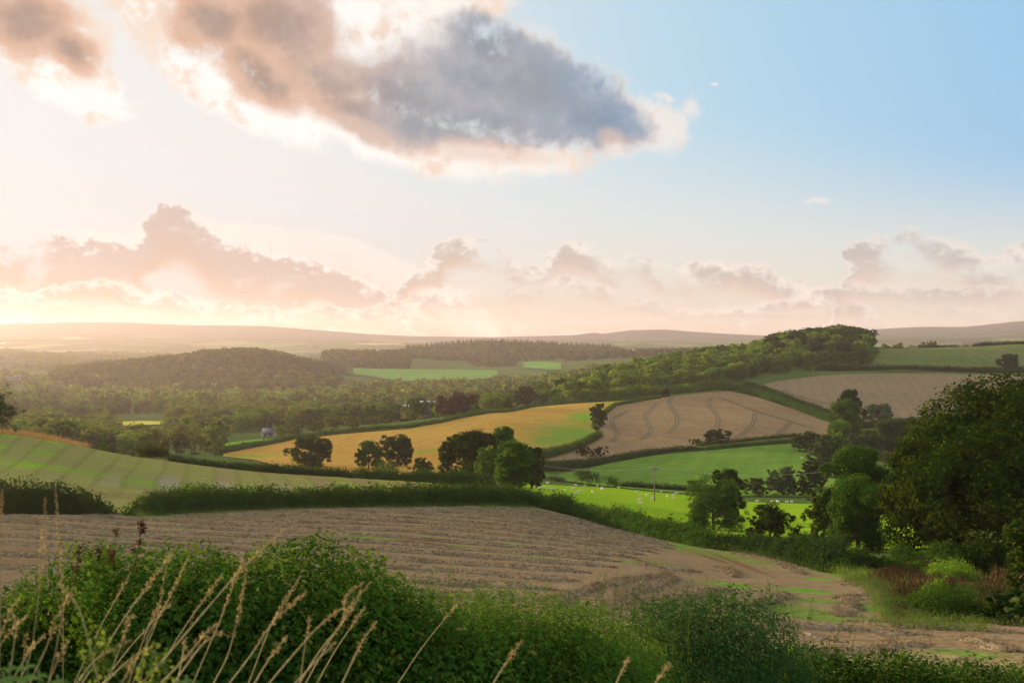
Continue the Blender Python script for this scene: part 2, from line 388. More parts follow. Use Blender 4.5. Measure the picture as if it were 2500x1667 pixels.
# ------------------------------------------------------------------ ground
def ground():
    ys = np.concatenate([np.linspace(-40, 27, 42), np.exp(np.linspace(math.log(30), math.log(9800), 560))])
    s1 = np.linspace(-1.0, -.22, 45)[:-1]; s2 = np.linspace(-.22, .22, 420); s3 = np.linspace(.22, 1.0, 45)[1:]
    s = np.concatenate([s1, s2, s3])
    Wd = np.where(ys < 700, np.maximum(78, 2.55*ys), np.maximum(1785, .85*ys))
    X = s[None, :]*Wd[:, None]; Y = np.broadcast_to(ys[:, None], X.shape)
    Z = H(X, Y) - .02
    V = np.stack([X, Y, Z], -1)
    cut = int(np.searchsorted(ys, 3100))
    def part(r0, r1, name, mat, label):
        v = V[r0:r1]; h, w = v.shape[:2]
        i = np.arange(h*w).reshape(h, w)
        Q = np.stack([i[:-1, :-1], i[:-1, 1:], i[1:, 1:], i[1:, :-1]], -1).reshape(-1, 4)
        o = obj(name, mesh(name, v, Q, mat, smooth=True)); tag(o, label, None, None, 'structure')
    g = field_mat('rough_grass', ((.050, .090, .018), (.075, .115, .024), (.11, .12, .035)), .02, .2, None, fine=.8, bump=.3)
    part(0, cut+1, 'ground', g, 'rough green ground between the fields of the valley')
    m, t, out = new_mat('patchwork_hills')
    P = t.n('ShaderNodeNewGeometry').outputs['Position']
    sp = t.n('ShaderNodeSeparateXYZ', {0: P})
    Pw = t.v('ADD', P, t._scale(t.noise(P, .0016, 3).outputs[1], 260.0)).outputs[0]
    vo = t.n('ShaderNodeTexVoronoi', {'Vector': t.map(Pw, scale=(.0036, .0022, 0)), 'Scale': 1.0})
    hue = t.n('ShaderNodeSeparateColor', {0: vo.outputs['Color']}).outputs[0]
    rmp = t.n('ShaderNodeValToRGB', {0: hue}); cr = rmp.color_ramp; cr.interpolation = 'CONSTANT'
    cr.elements[0].color = (.055, .085, .022, 1); cr.elements[1].position = .35; cr.elements[1].color = (.085, .14, .03, 1)
    for p, c in ((.6, (.13, .15, .04, 1)), (.74, (.34, .26, .08, 1)), (.84, (.05, .075, .022, 1))):
        e = cr.elements.new(p); e.color = c
    ve = t.n('ShaderNodeTexVoronoi', {'Vector': t.map(Pw, scale=(.0036, .0022, 0)), 'Scale': 1.0}, feature='DISTANCE_TO_EDGE')
    col = t.mix(t.ss(ve.outputs['Distance'], .02, .06), (.022, .04, .014), rmp.outputs[0])
    wood = t.ss(t.noise(P, .0011, 5, .6).outputs[0], .52, .58)
    col = t.mix(wood, col, (.025, .042, .014))
    moor = t.ss(sp.outputs[1], 6300.0, 7600.0)
    mc = t.mix(t.noise(P, .0009, 5, .6).outputs[0], (.075, .068, .060), (.14, .115, .095))
    col = t.mix(moor, col, mc)
    d = t.n('ShaderNodeBsdfDiffuse', {'Color': col, 'Roughness': .8}); t.nt.links.new(d.outputs[0], out.inputs[0])
    part(cut, len(ys), 'hills', m, 'hazy blue and peach hills and moor along the horizon')
ground()

def field(label, top, bot, mat, dt, db, nx=160, ny=60, off=.10, name='field', disp=None, mats=None):
    """a field laid over the terrain between two boundary lines traced as (photo x, photo y); dt/db: depth range searched for each line"""
    x0, x1 = max(top[0][0], bot[0][0]), min(top[-1][0], bot[-1][0])
    px = np.linspace(x0, x1, nx)
    ty = np.interp(px, [p[0] for p in top], [p[1] for p in top]); by = np.interp(px, [p[0] for p in bot], [p[1] for p in bot])
    dtv = np.array([inv(a, b, *dt) for a, b in zip(px, ty)]); dbv = np.full(nx, db) if isinstance(db, float) else np.array([inv(a, b, *db) for a, b in zip(px, by)])
    dbv = np.minimum(dbv, dtv - .05)
    k = np.linspace(0, 1, ny)[:, None]
    D = np.exp(np.log(dbv)[None, :]*(1-k) + np.log(dtv)[None, :]*k)
    X = (px[None, :] - CX)/F*D
    Z = H(X, D) + off + D*.0006
    if disp is not None: Z = Z + disp(X, D)
    i = np.arange(nx*ny).reshape(ny, nx)
    Q = np.stack([i[:-1, :-1], i[:-1, 1:], i[1:, 1:], i[1:, :-1]], -1).reshape(-1, 4)
    o = obj(name, mesh(name, np.stack([X, D, Z], -1), Q, mats or mat, smooth=True))
    return tag(o, label, 'field', None, 'structure')

def W2(px, py, a=30, b=400):
    d = inv(px, py, a, b); return ((px - CX)/F*d, d)

def patch(px0, py0, px1, py1, wid, c, a=30, b=400):
    p, q = W2(px0, py0, a, b), W2(px1, py1, a, b)
    L = math.hypot(q[0]-p[0], q[1]-p[1])/2
    return ((p[0]+q[0])/2, (p[1]+q[1])/2, L*1.25, wid*1.5, math.degrees(math.atan2(q[1]-p[1], q[0]-p[0])), c)

GRN = (.085, .24, .010); GR2 = (.115, .175, .03); TRK = (.13, .075, .035)
f1_patches = [patch(640,1352,690,1352,1.2,GR2), patch(0,1352,140,1362,1.3,GRN), patch(1205,1330,1285,1337,1.6,GRN), patch(1060,1332,1140,1340,1.5,GR2),
    patch(1470,1285,1560,1300,2.2,GRN), patch(1540,1318,1720,1342,3.2,GRN), patch(1330,1245,1420,1262,4,GR2), patch(1430,1300,1560,1318,5,GR2),
    patch(1100,1245,1330,1240,3.5,(.07,.15,.03)), patch(1720,1420,1830,1440,1.5,GRN), patch(1890,1438,2020,1450,1.6,GRN), patch(1960,1412,2040,1418,1.4,GRN),
    patch(1930,1460,2060,1480,2.5,GR2), patch(1880,1500,2030,1510,2,GR2), patch(2140,1482,2170,1500,1.4,GRN), patch(2150,1418,2170,1430,1.2,GRN), patch(2150,1522,2260,1534,1.0,GRN),
    patch(2320,1604,2390,1604,.8,GRN), patch(2270,1590,2500,1606,1.6,GR2), patch(1990,1375,2140,1425,1.6,GRN), patch(1720,1345,2000,1370,2.2,GR2), patch(1850,1470,2060,1520,3.4,GR2), patch(1600,1325,1900,1385,3.0,GR2), patch(1200,1345,1330,1365,1.2,GR2), patch(820,1310,960,1322,1.4,GR2), patch(1500,1372,1640,1380,1.0,GR2), patch(250,1320,420,1330,1.0,GR2),
    patch(980,1320,1110,1338,.8,TRK), patch(1700,1352,1800,1385,.55,TRK), patch(1740,1352,1890,1412,.45,TRK), patch(1900,1540,2000,1565,.5,TRK), patch(330,1262,520,1262,2.0,(.035,.15,.03)), patch(1820,1470,1800,1500,.5,TRK),patch(1550,1308,1610,1318,.8,TRK)]
M_STUB = field_mat('stubble', ((.178, .120, .058), (.215, .152, .082), (.210, .168, .108)), .03, .5, (.14, .165, .04), (.57, .74), None, f1_patches, fine=3.0, bump=.12, stretch=(.35, 1.5))
top1 = [(-260,1262),(0,1258),(270,1258),(330,1262),(520,1252),(700,1244),(900,1240),(1200,1236),(1300,1238),(1400,1262),(1500,1290),(1600,1316),(1700,1336),(1800,1348),(1900,1366),(2000,1386),(2080,1410),(2150,1440),(2200,1520),(2300,1530),(2420,1540),(2700,1548)]
bot1 = [(-260,1640),(2700,1640)]
field('tan stubble field with rows of cut straw beyond the near hedge', top1, bot1, M_STUB, (60, 215), 19.0, 420, 340, .05,
      disp=lambda X, Y: (fbm(X*.35, Y*1.1, 11, 4) - .5)*.22 + (fbm(X*2.2, Y*2.2, 21, 2) - .5)*.10)
# small field seen past the brush on the right
field('pale stubble strip past the docks on the right', [(2340,1372),(2600,1376)], [(2340,1432),(2600,1440)], M_STUB, (60, 160), (60, 160), 40, 20, .08)

# striped field on the left knoll: swaths run towards the valley
def stripes():
    m, t, out = new_mat('striped_stubble')
    P = t.n('ShaderNodeNewGeometry').outputs['Position']
    sp = t.n('ShaderNodeSeparateXYZ', {0: P})
    s = t.m('ADD', sp.outputs[0], t.m('MULTIPLY', sp.outputs[1], .262))
    s = t.m('ADD', s, t.m('MULTIPLY', t.noise(P, .05, 2).outputs[0], 1.6))
    wl = 8.6
    fr = t.m('FRACT', t.m('DIVIDE', s, wl))
    cell = t.m('FLOOR', t.m('DIVIDE', s, wl))
    wn = t.n('ShaderNodeTexWhiteNoise', {'W': cell}, noise_dimensions='1D').outputs[0]
    band = t.m('MULTIPLY', t.ss(fr, .08, .18), t.m('SUBTRACT', 1.0, t.ss(fr, .42, .55)))
    line = t.m('ADD', t.m('SUBTRACT', 1.0, t.ss(t.m('ABSOLUTE', t.m('SUBTRACT', fr, .1)), .03, .09)), t.m('SUBTRACT', 1.0, t.ss(t.m('ABSOLUTE', t.m('SUBTRACT', fr, .56)), .03, .09)), clamp=True)
    n1 = t.noise(t.map(P, scale=(.45, 1.6, 0)), .035, 4).outputs[0]; n2 = t.noise(t.map(P, scale=(.5, 1.8, 0)), .5, 5, .7).outputs[0]; n3 = t.noise(P, 2.2, 3).outputs[0]
    base = t.mix(t.ss(n2, .36, .66), (.185, .215, .050), (.255, .215, .080))
    bri = t.ss(t.m('ADD', n1, t.m('MULTIPLY', wn, .12)), .53, .66)
    base = t.mix(t.m('MULTIPLY', bri, .85), base, (.17, .34, .012))
    base = t.mix(t.m('MULTIPLY', band, t.lin(wn, .1, .9, .15, .85)), base, (.235, .175, .085))
    # pale straw left in the middle of some bands, near end only
    inside = t.ell(P, (-42, 168), (24, 16), -15)
    base = t.mix(t.m('MULTIPLY', t.m('MULTIPLY', band, t.ss(inside, .0, .5)), .6), base, (.30, .25, .18))
    base = t.mix(t.m('MULTIPLY', t.ss(t.ell(P, (-40, 150), (28, 7), -6), 0.0, .7), t.ss(n2, .4, .6)), base, (.165, .105, .045))
    base = t.mix(t.m('MULTIPLY', line, t.lin(n2, .3, .6, .0, .55)), base, (.135, .125, .042))
    base = t.mix(t.m('MULTIPLY', t.ss(t.ell(P, (-30, 218), (50, 16), -14), .0, .5), .5), base, (.21, .15, .055))
    base = t.mul(base, t.lin(n3, .25, .75, .75, 1.25))
    bp = t.n('ShaderNodeBump', {'Height': t.m('ADD', n3, t.m('MULTIPLY', n2, 3.0)), 'Strength': .7, 'Distance': .2})
    d = t.n('ShaderNodeBsdfDiffuse', {'Color': base, 'Roughness': .8, 'Normal': bp.outputs[0]})
    t.nt.links.new(d.outputs[0], out.inputs[0]); return m
top2 = [(-260,1035),(0,1060),(150,1082),(330,1117),(470,1135),(640,1152),(850,1168),(1000,1178),(1090,1184),(1160,1196)]
bot2 = [(-260,1256),(0,1254),(300,1254),(600,1240),(900,1234),(1160,1234)]
field('green and tan striped field on the knoll behind the left hedges', top2, bot2, stripes(), (125, 236), (115, 170), 320, 150, .08,
      disp=lambda X, Y: (fbm(X*.4, Y*.6, 31, 4) - .5)*.3)

M_PAST = field_mat('bright_pasture', ((.155, .27, .010), (.195, .32, .012), (.25, .33, .022)), .03, .3, None, fine=1.2, bump=.12)
M_PAST2 = field_mat('upper_pasture', ((.080, .165, .020), (.110, .200, .026), (.155, .21, .040)), .02, .12, None, rows=(.3, 9, .05), fine=.8, bump=.15)
field('bright green pasture grazed by sheep beyond the stubble field', [(1260,1184),(1330,1185),(1500,1193),(1700,1212),(1800,1226),(1960,1232),(2300,1236)],
      [(1260,1232),(1330,1240),(1420,1262),(1560,1300),(1700,1334),(1900,1345),(2300,1345)], M_PAST, (200, 420), (150, 330), 170, 70, .10)
field('green pasture sloping up to a hedge under the tramline field', [(1330,1168),(1400,1152),(1500,1130),(1600,1114),(1700,1104),(1850,1090),(1990,1082),(2060,1085)],
      [(1330,1186),(1400,1190),(1560,1200),(1700,1215),(1900,1228),(2060,1215)], M_PAST2, (420, 700), (385, 560), 150, 60, .12)
field('green pasture corner between the round tree and the great tree', [(2180,1066),(2235,1063),(2320,1056)], [(2180,1150),(2235,1140),(2320,1130)], M_PAST2, (560, 760), (440, 640), 40, 30, .12)
M_TAN = field_mat('ripe_barley', ((.205, .132, .062), (.240, .160, .080), (.245, .185, .108)), .012, .09, None, rows=(1.2, 7, .05), fine=.5, bump=.12)
tan_top = [(1310,1118),(1400,1096),(1462,1075),(1455,1045),(1462,1025),(1500,992),(1560,982),(1620,972),(1700,962),(1780,957),(1850,972),(1950,1004),(2020,1030),(2060,1050)]
tan_bot = [(1310,1140),(1400,1136),(1462,1128),(1500,1120),(1600,1106),(1700,1096),(1800,1086),(1950,1072),(2020,1062),(2060,1056)]
F_TAN = field('ripe tan barley field with curving wheel tracks in the middle of the slope', [(1310,1122)]+[p for p in tan_top[1:]], tan_bot, M_TAN, (505, 960), (480, 700), 260, 90, .12)
M_TAN2 = field_mat('pale_barley', ((.200, .142, .080), (.228, .162, .090), (.205, .170, .098)), .010, .06, None, rows=(.2, 9, .04), fine=.5, bump=.12)
F_TAN2 = field('wide pale tan field below the hilltop hedge on the right', [(1835,947),(1900,932),(2000,919),(2100,914),(2300,914),(2560,922),(2800,924)],
      [(1835,955),(1900,982),(2000,1016),(2080,1040),(2200,1036),(2560,1040),(2800,1042)], M_TAN2, (850, 1035), (700, 940), 220, 70, .15)
M_ORA = field_mat('golden_wheat', ((.340, .185, .035), (.400, .235, .050), (.34, .23, .050)), .012, .05, (.20, .23, .03), (.66, .80), rows=(.5, 10, .05), fine=.5, bump=.12,
    patches=[patch(1350,1068,1452,1045,16,(.11,.25,.02),500,800), patch(1420,1035,1455,1005,11,(.12,.27,.02),500,850), patch(1300,1088,1420,1066,7,(.14,.25,.03),430,700), patch(1440,990,1600,978,8,(.30,.28,.035),600,900), patch(560,1112,640,1120,9,(.18,.23,.03),380,600), patch(960,1110,1080,1098,7,(.22,.23,.03),380,600)])
field('golden wheat field sweeping up behind the hedgerow trees', [(545,1109),(620,1094),(720,1075),(830,1062),(1000,1048),(1110,1026),(1200,1010),(1300,996),(1400,987),(1500,981),(1620,972)],
      [(545,1116),(620,1124),(720,1150),(900,1170),(1100,1166),(1200,1150),(1310,1122),(1400,1092),(1456,1070),(1456,1045),(1470,1020),(1500,992),(1560,983),(1620,976)], M_ORA, (430, 960), (350, 900), 240, 90, .13)
M_LIME = field_mat('lit_meadow', ((.14, .34, .02), (.18, .38, .025), (.2, .36, .03)), .03, .2, None, fine=.6, bump=.1)
field('thin sunlit meadow behind the hedge of the golden field', [(548,1084),(620,1076),(700,1072),(800,1058),(880,1050),(1000,1044)], [(548,1098),(620,1090),(700,1078),(800,1064),(880,1055),(1000,1047)], M_LIME, (500, 800), (460, 760), 60, 14, .3)
M_YEL = field_mat('valley_crop', ((.46, .42, .05), (.52, .45, .06), (.5, .45, .08)), .01, .05, None, fine=.3, bump=.1)
field('yellow crop field lit by the sun on the valley floor', [(285,1033),(340,1031),(405,1032)], [(285,1043),(340,1041),(405,1039)], M_YEL, (880, 1150), (800, 1050), 24, 12, .8)
M_FARG = field_mat('far_pasture', ((.10, .22, .035), (.12, .25, .04), (.12, .23, .05)), .004, .02, None, fine=.1, bump=.3)
field('far green field below the dark wood in mid valley', [(800,898),(900,902),(1000,904),(1120,905),(1215,907)], [(800,903),(850,914),(930,925),(1000,936),(1060,943),(1140,940),(1215,918)], M_FARG, (2450, 2800), (2100, 2700), 70, 26, 1.2)
field('small far green clearing among the woods right of centre', [(1278,886),(1330,886),(1370,890)], [(1278,900),(1330,905),(1370,906)], M_FARG, (2550, 3300), (2300, 2900), 24, 12, 2.0)
M_UPG = field_mat('hilltop_grass', ((.085, .125, .030), (.115, .145, .040), (.16, .14, .060)), .012, .06, None, rows=(.1, 12, .05), fine=.4, bump=.15)
field('olive grass field on the brow of the right hill', [(2080,842),(2140,855),(2250,850),(2380,848),(2500,841),(2800,836)], [(2080,903),(2200,907),(2350,906),(2560,908),(2800,908)], M_UPG, (1000, 1252), (940, 1080), 120, 50, .15)

# wheel tracks pressed through the barley (part of their field)
M_TRACK = plain_mat('pressed_track', (.055, .052, .022), .3, .5)
def tracks(parent, lines, a, b, gap=.95, w=.36):
    g = Geo()
    for ln in lines:
        P = np.array(ln, float); t = np.linspace(0, 1, 60); tt = np.linspace(0, 1, len(P))
        x = pchip(tt, P[:, 0], t) ; y = pchip(tt, P[:, 1], t)
        W = np.array([W2(u, v, a, b) for u, v in zip(x, y)])
        W = np.array([W[max(0, i-2):i+3].mean(0) for i in range(len(W))])
        dr = unit(np.gradient(W, axis=0)); nr = np.stack([-dr[:, 1], dr[:, 0]], 1)
        for s in (-gap, gap):
            Lf, Rt = W + nr*(s - w), W + nr*(s + w)
            V = np.stack([Lf, Rt], 1).reshape(-1, 2)
            Z = H(V[:, 0], V[:, 1]) + .30 + V[:, 1]*.0006
            g.add(np.column_stack([V, Z]), [(2*i, 2*i+1, 2*i+3, 2*i+2) for i in range(len(W)-1)])
    obj('wheel_tracks', g.mesh('wheel_tracks', M_TRACK), parent)
def r3(p): return (800 + p[0]/2.8, 740 + p[1]/2.8)
def r8(p): return (1700 + p[0]/5.6, 860 + p[1]/5.6)
tracks(F_TAN, [[r3(q) for q in l] for l in ([(2060,740),(1990,775),(1945,800),(1950,850),(1985,895),(1965,935),(1935,955)], [(2265,685),(2200,740),(2165,780),(2190,830),(2210,875),(2180,915),(2120,945)])] +
   [[r8(q) for q in l] for l in ([(-320,590),(-355,650),(-375,700),(-330,780),(-270,880),(-260,960),(-310,1050),(-400,1140)], [(208,630),(165,710),(215,790),(285,890),(305,960),(285,1050)], [(300,630),(560,720),(800,810),(1050,890),(1300,960),(1520,1030),(1720,1050)], [(800,835),(795,920),(740,1030),(640,1120),(530,1190)], [(1290,965),(1200,1060),(1100,1135)])], 500, 960)
tracks(F_TAN2, [[r8(q) for q in l] for l in ([(1160,525),(1250,560),(1430,620),(1600,670),(1880,730)],)], 700, 1000, .9, .3)

# ------------------------------------------------------------------ straw swaths: each row a thing of its own
M_STRAW = field_mat('straw', ((.230, .172, .098), (.280, .218, .132), (.330, .268, .175)), .3, 1.1, None, fine=3.2, bump=.07, con=(.7, 1.22))
def swath(world, wid=.75, hgt=.30, label='', group=None, seed=0):
    W = np.array(world, float)
    seg = np.concatenate([[0], np.cumsum(np.hypot(*np.diff(W, axis=0).T))])
    n = max(12, int(seg[-1]/.28)); s = np.linspace(0, seg[-1], n)
    W = np.stack([np.interp(s, seg, W[:, 0]), np.interp(s, seg, W[:, 1])], 1)
    for _ in range(6): W[1:-1] = (W[:-2] + 2*W[1:-1] + W[2:])/4
    dr = unit(np.gradient(W, axis=0)); nr = np.stack([-dr[:, 1], dr[:, 0]], 1)
    wv = (fbm(s*.3, s*0, seed, 3) - .5)*1.0
    W = W + nr*wv[:, None]
    pr = np.array([-1, -.72, -.45, -.15, .15, .45, .72, 1.0]); hp = np.array([-.25, .35, .75, 1, .95, .7, .3, -.25])
    env = np.clip(np.minimum(s, seg[-1]-s)/1.5, .1, 1)
    amp = (.55 + .8*fbm(s*.45, s*0 + 3, seed+5, 3))*env
    ww = (wid*(.6 + .8*fbm(s*.35, s*0 + 9, seed+9, 3))*np.clip(env, .4, 1)).reshape(-1, 1)
    X = W[:, None, 0] + nr[:, None, 0]*pr*ww; Y = W[:, None, 1] + nr[:, None, 1]*pr*ww
    Z = H(X, Y) + .04 + hgt*hp*amp[:, None] + (RNG.random(X.shape) - .5)*.045*np.array([.3,1,1,1,1,1,1,.3]) + X*0 + Y*.0006
    Y = Y + (RNG.random(X.shape) - .5)*.06
    i = np.arange(n*8).reshape(n, 8)
    Q = np.stack([i[:-1, :-1], i[:-1, 1:], i[1:, 1:], i[1:, :-1]], -1).reshape(-1, 4)
    V = np.stack([X, Y, Z], -1).reshape(-1, 3)
    dist = max(30, W[:, 1].mean()); nb = int(seg[-1]*min(130, 8200/dist))
    k = RNG.integers(0, n, nb); c = RNG.normal(size=nb)*.62
    bx_ = W[k, 0] + nr[k, 0]*c*ww[k, 0]; by_ = W[k, 1] + nr[k, 1]*c*ww[k, 0]
    hh = np.exp(-(c/.75)**2)*hgt*amp[k]
    B = np.column_stack([bx_, by_, H(bx_, by_) + .05 + by_*.0006 + hh*RNG.uniform(.6, 1.12, nb)])
    dv = RNG.normal(size=(nb, 3))*np.array([1, 1, .45]); ls = np.full(nb, .34 + dist*.0022)
    V2, Q2 = cards(RNG, B, RNG.normal(size=(nb, 3)) + np.array([0, 0, .6]), ls*RNG.uniform(.6, 1.4, nb), .035 + dist*.0004, dv, .02)
    o = obj('straw_swath', mesh('straw_swath', np.concatenate([V, V2]), np.concatenate([Q, Q2 + len(V)]), M_STRAW))
    tag(o, label, 'straw row', group)
def rows():
    # the long parallel rows: direction (cos, -sin) in the world
    ph = math.radians(25); d = np.array([math.cos(ph), -math.sin(ph)]); nn = np.array([math.sin(ph), math.cos(ph)])
    def lim(px): return inv(px, np.interp(px, [p[0] for p in top1], [p[1] for p in top1]), 60, 215)
    k = 0
    for q in np.arange(33, 180, 7.4):
        pts = []
        for s in np.arange(-150, 110, 1.0):
            p = nn*(q + RNG.normal()*.05) + d*s
            p = p + nn*(-.0022*(max(s, -75)-20)**2*.55)
            px = CX + F*p[0]/max(p[1], 1)
            right = np.interp(p[1], [32, 60, 90, 120, 150, 180], [1330, 1420, 1560, 1650, 1640, 1480])
            if p[1] < 34 or px < -220 or px > right or p[1] > lim(px) - 2.5: continue
            pts.append(p)
        if len(pts) < 9: continue
        k += 1
        swath(pts, .58, .24, 'pale row of cut straw running across the stubble field', 'long parallel rows of straw across the stubble field', 40+k)
rows()
HAND = [
 ([(1335,1488),(1390,1463),(1440,1441),(1500,1428),(1640,1405)], .9, .42, 'straw row curving up from the hedge, nearest the long rows'),
 ([(1440,1512),(1490,1488),(1530,1455),(1600,1428),(1660,1416)], 1.0, .45, 'second curving straw row right of the hedge top'),
 ([(1555,1500),(1600,1480),(1660,1462),(1720,1450),(1790,1445)], .9, .4, 'short grey straw row left of the hooked row'),
 ([(1815,1508),(1835,1490),(1862,1476),(1917,1452)], 1.1, .45, 'thick hooked straw row above the willow bush'),
 ([(2062,1512),(2066,1490),(2070,1472),(2085,1462)], 1.1, .42, 'stubby upright straw row beside the brown docks'),
 ([(2050,1462),(2095,1459),(2155,1457)], .7, .3, 'short level straw row at the foot of the docks'),
 ([(1845,1518),(1930,1533),(2050,1542),(2270,1556)], .9, .42, 'long straw row below the bushes in the field corner'),
 ([(2060,1520),(2160,1533),(2330,1542),(2500,1552)], .9, .38, 'straw row passing right under the grassy bush bank'),
 ([(1900,1546),(1990,1562),(2060,1572)], .8, .36, 'dark broken straw row by the rut'),
 ([(1875,1602),(2020,1597),(2140,1592),(2270,1580)], .8, .36, 'lowest straw row above the clipped hedge'),
 ([(2360,1562),(2410,1580),(2465,1594)], 1.0, .38, 'straw row bending at the right field corner'),
 ([(1785,1353),(1840,1362),(1895,1374),(1955,1404)], .8, .32, 'straw row beside the wheel ruts near the trees'),
 ([(1740,1386),(1790,1396),(1800,1412)], .9, .35, 'short pale straw row left of the wheel ruts'),
 ([(2060,1430),(2100,1434),(2130,1442)], .7, .3, 'small straw row at the green margin by the docks'),
 ([(1560,1372),(1600,1392),(1660,1398),(1720,1402)], .8, .34, 'straw row where the long rows start to bend'),
]
for i, (l, w, h, lab) in enumerate(HAND):
    swath([W2(a, b, 32, 200) for a, b in l], w*.55, h*.5, lab, None, 200+i)

# ------------------------------------------------------------------ hedges and bushes
def resample(P, step):
    P = np.asarray(P, float)
    seg = np.concatenate([[0], np.cumsum(np.linalg.norm(np.diff(P[:, :2], axis=0), axis=1))])
    n = max(6, int(seg[-1]/step)); s = np.linspace(0, seg[-1], n)
    R = np.column_stack([np.interp(s, seg, P[:, k]) for k in range(P.shape[1])])
    return R, s

def hedge_geo(rng, path, width, leaf, dens, core=True, asp=.65, lump=.5, updir=.25, clump=6, ends=True, lumpf=.35, upright=0.0, boxy=.6, rnd=.5):
    """path: rows of x, y, height.  returns V, Q of foliage"""
    R, s = resample(path, .5)
    for _ in range(3): R[1:-1] = (R[:-2] + 2*R[1:-1] + R[2:])/4
    L = s[-1]; sd = int(rng.integers(1e6))
    dr = unit(np.gradient(R[:, :2], axis=0)); nr = np.stack([-dr[:, 1], dr[:, 0]], 1)
    meanh = R[:, 2].mean()
    n = int(dens*L*(width + 1.6*meanh)/clump)
    sp = rng.uniform(0, L, n); th = rng.uniform(.02, math.pi-.02, n)
    def shape(sp, th):
        x = np.interp(sp, s, R[:, 0]); y = np.interp(sp, s, R[:, 1]); h = np.interp(sp, s, R[:, 2])
        nx = np.interp(sp, s, nr[:, 0]); ny = np.interp(sp, s, nr[:, 1])
        lf = 1 + (fbm(sp*lumpf, th*1.1, sd, 3) - .5)*2*lump
        lf = lf + np.clip(vnoise(sp*.16, sp*0 + 4, sd + 3) - .72, 0, 1)*4*lump
        if ends: lf = lf*np.clip(np.sqrt(np.clip(np.minimum(sp, L-sp)/(meanh*.7+.01), 0, 1)), .25, 1)
        return x, y, h, nx, ny, lf
    x, y, h, nx, ny, lf = shape(sp, th)
    r = rng.uniform(.78, 1.07, n)
    lat = np.cos(th)*width/2*r*(.75 + .25*lf); up = np.sin(th)**boxy*h*r*lf
    C = np.column_stack([x + nx*lat, y + ny*lat, H(x + nx*lat, y + ny*lat) + up])
    N0 = np.column_stack([nx*np.cos(th)*1.2, ny*np.cos(th)*1.2, np.sin(th) + updir])
    P = np.repeat(C, clump, 0) + rng.normal(size=(n*clump, 3))*leaf*1.1
    Nn = np.repeat(N0, clump, 0) + rng.normal(size=(n*clump, 3))*rnd
    upv = None
    if upright: upv = rng.normal(size=(len(P), 3))*(1-upright) + np.array([0, 0, 1.0])*upright
    V, Q = cards(rng, P, Nn, leaf*np.exp(rng.normal(size=len(P))*.32), asp, upv)
    if core:
        cs = np.linspace(0, L, max(4, int(L/1.2))); ct = np.linspace(0, math.pi, 9)
        S, TH = np.meshgrid(cs, ct, indexing='ij')
        x, y, h, nx, ny, lf = shape(S.ravel(), TH.ravel()); TH = TH.ravel()
        lat = np.cos(TH)*width/2*.80*(.75 + .25*lf); up = np.sin(TH)**boxy*h*.82*lf
        CV = np.column_stack([x + nx*lat, y + ny*lat, H(x, y) - .1 + up])
        i = np.arange(len(CV)).reshape(len(cs), 9)
        CQ = np.stack([i[:-1, :-1], i[:-1, 1:], i[1:, 1:], i[1:, :-1]], -1).reshape(-1, 4)
        Q = np.concatenate([Q, CQ + len(V)]); V = np.concatenate([V, CV])
    return V, Q

HSEED = [100]
def hedge(label, pts, width, height, leaf, dens, mat='hedge', name='hedge', cat='hedge', group=None, kind=None, **kw):
    """pts: (photo x, depth[, height])"""
    HSEED[0] += 1; rng = np.random.default_rng(HSEED[0])
    path = []
    for p in pts:
        q = pt(p[0], p[1]); path.append((q[0], q[1], p[2] if len(p) > 2 else height))
    V, Q = hedge_geo(rng, path, width, leaf, dens, **kw)
    return tag(obj(name, mesh(name, V, Q, LEAF[mat] if isinstance(mat, str) else mat)), label, cat, group, kind)

def along(pts, a, b, off=0.0):
    return [(p[0], inv(p[0], p[1], a, b) + off) + tuple(p[2:]) for p in pts]

def bush(label, px, d, top, wpx, mat='hedge', leaf=.3, n=900, name='bush', depth=1.0, dy=0.0, nl=7, asp=.65, group=None, upright=0.0, cat='bush'):
    HSEED[0] += 1; rng = np.random.default_rng(HSEED[0])
    x, y, z = pt(px, d); Hh = max(.4, (CY - top)/F*d - z); W = wpx/F*d
    lobes = [(np.array([0, 0, Hh*.42]), W*.40, Hh*.55)]
    for i in range(nl):
        a = rng.uniform(0, 2*math.pi); k = rng.uniform(.15, .72)
        lobes.append((np.array([math.cos(a)*k*W/2, math.sin(a)*k*W/2*depth, Hh*rng.uniform(.15, .62)]), W*rng.uniform(.16, .28), Hh*rng.uniform(.22, .40)))
    w = np.array([l[1]*l[2] for l in lobes]); w /= w.sum()
    per = 8; nc = max(6, n//per); q = rng.choice(len(lobes), nc, p=w)
    dirs = sph(rng, nc); dirs[:, 2] = abs(dirs[:, 2])*1.0 - .12
    c = np.array([lobes[i][0] for i in q]); ra = np.array([[lobes[i][1], lobes[i][1]*depth, lobes[i][2]] for i in q])
    C = c + dirs*ra*rng.uniform(.7, 1.06, (nc, 1))
    C[:, 2] = np.clip(C[:, 2], .05, Hh)
    P = np.repeat(C, per, 0) + rng.normal(size=(nc*per, 3))*leaf*.9; P[:, 2] = np.maximum(P[:, 2], .02)
    Nn = np.repeat(dirs, per, 0) + rng.normal(size=(nc*per, 3))*.5 + np.array([0, 0, .2])
    upv = rng.normal(size=(len(P), 3))*(1-upright) + np.array([0, 0, 1.])*upright if upright else None
    V, Q = cards(rng, P, Nn, leaf*rng.uniform(.6, 1.4, len(P)), asp, upv)
    V[:, 2] -= z - H(V[:, 0] + x, V[:, 1] + y) if wpx/F*d > 6 else 0
    o = obj(name, mesh(name, V, Q, LEAF[mat]), None, (x, y, z))
    return tag(o, label, cat, group)

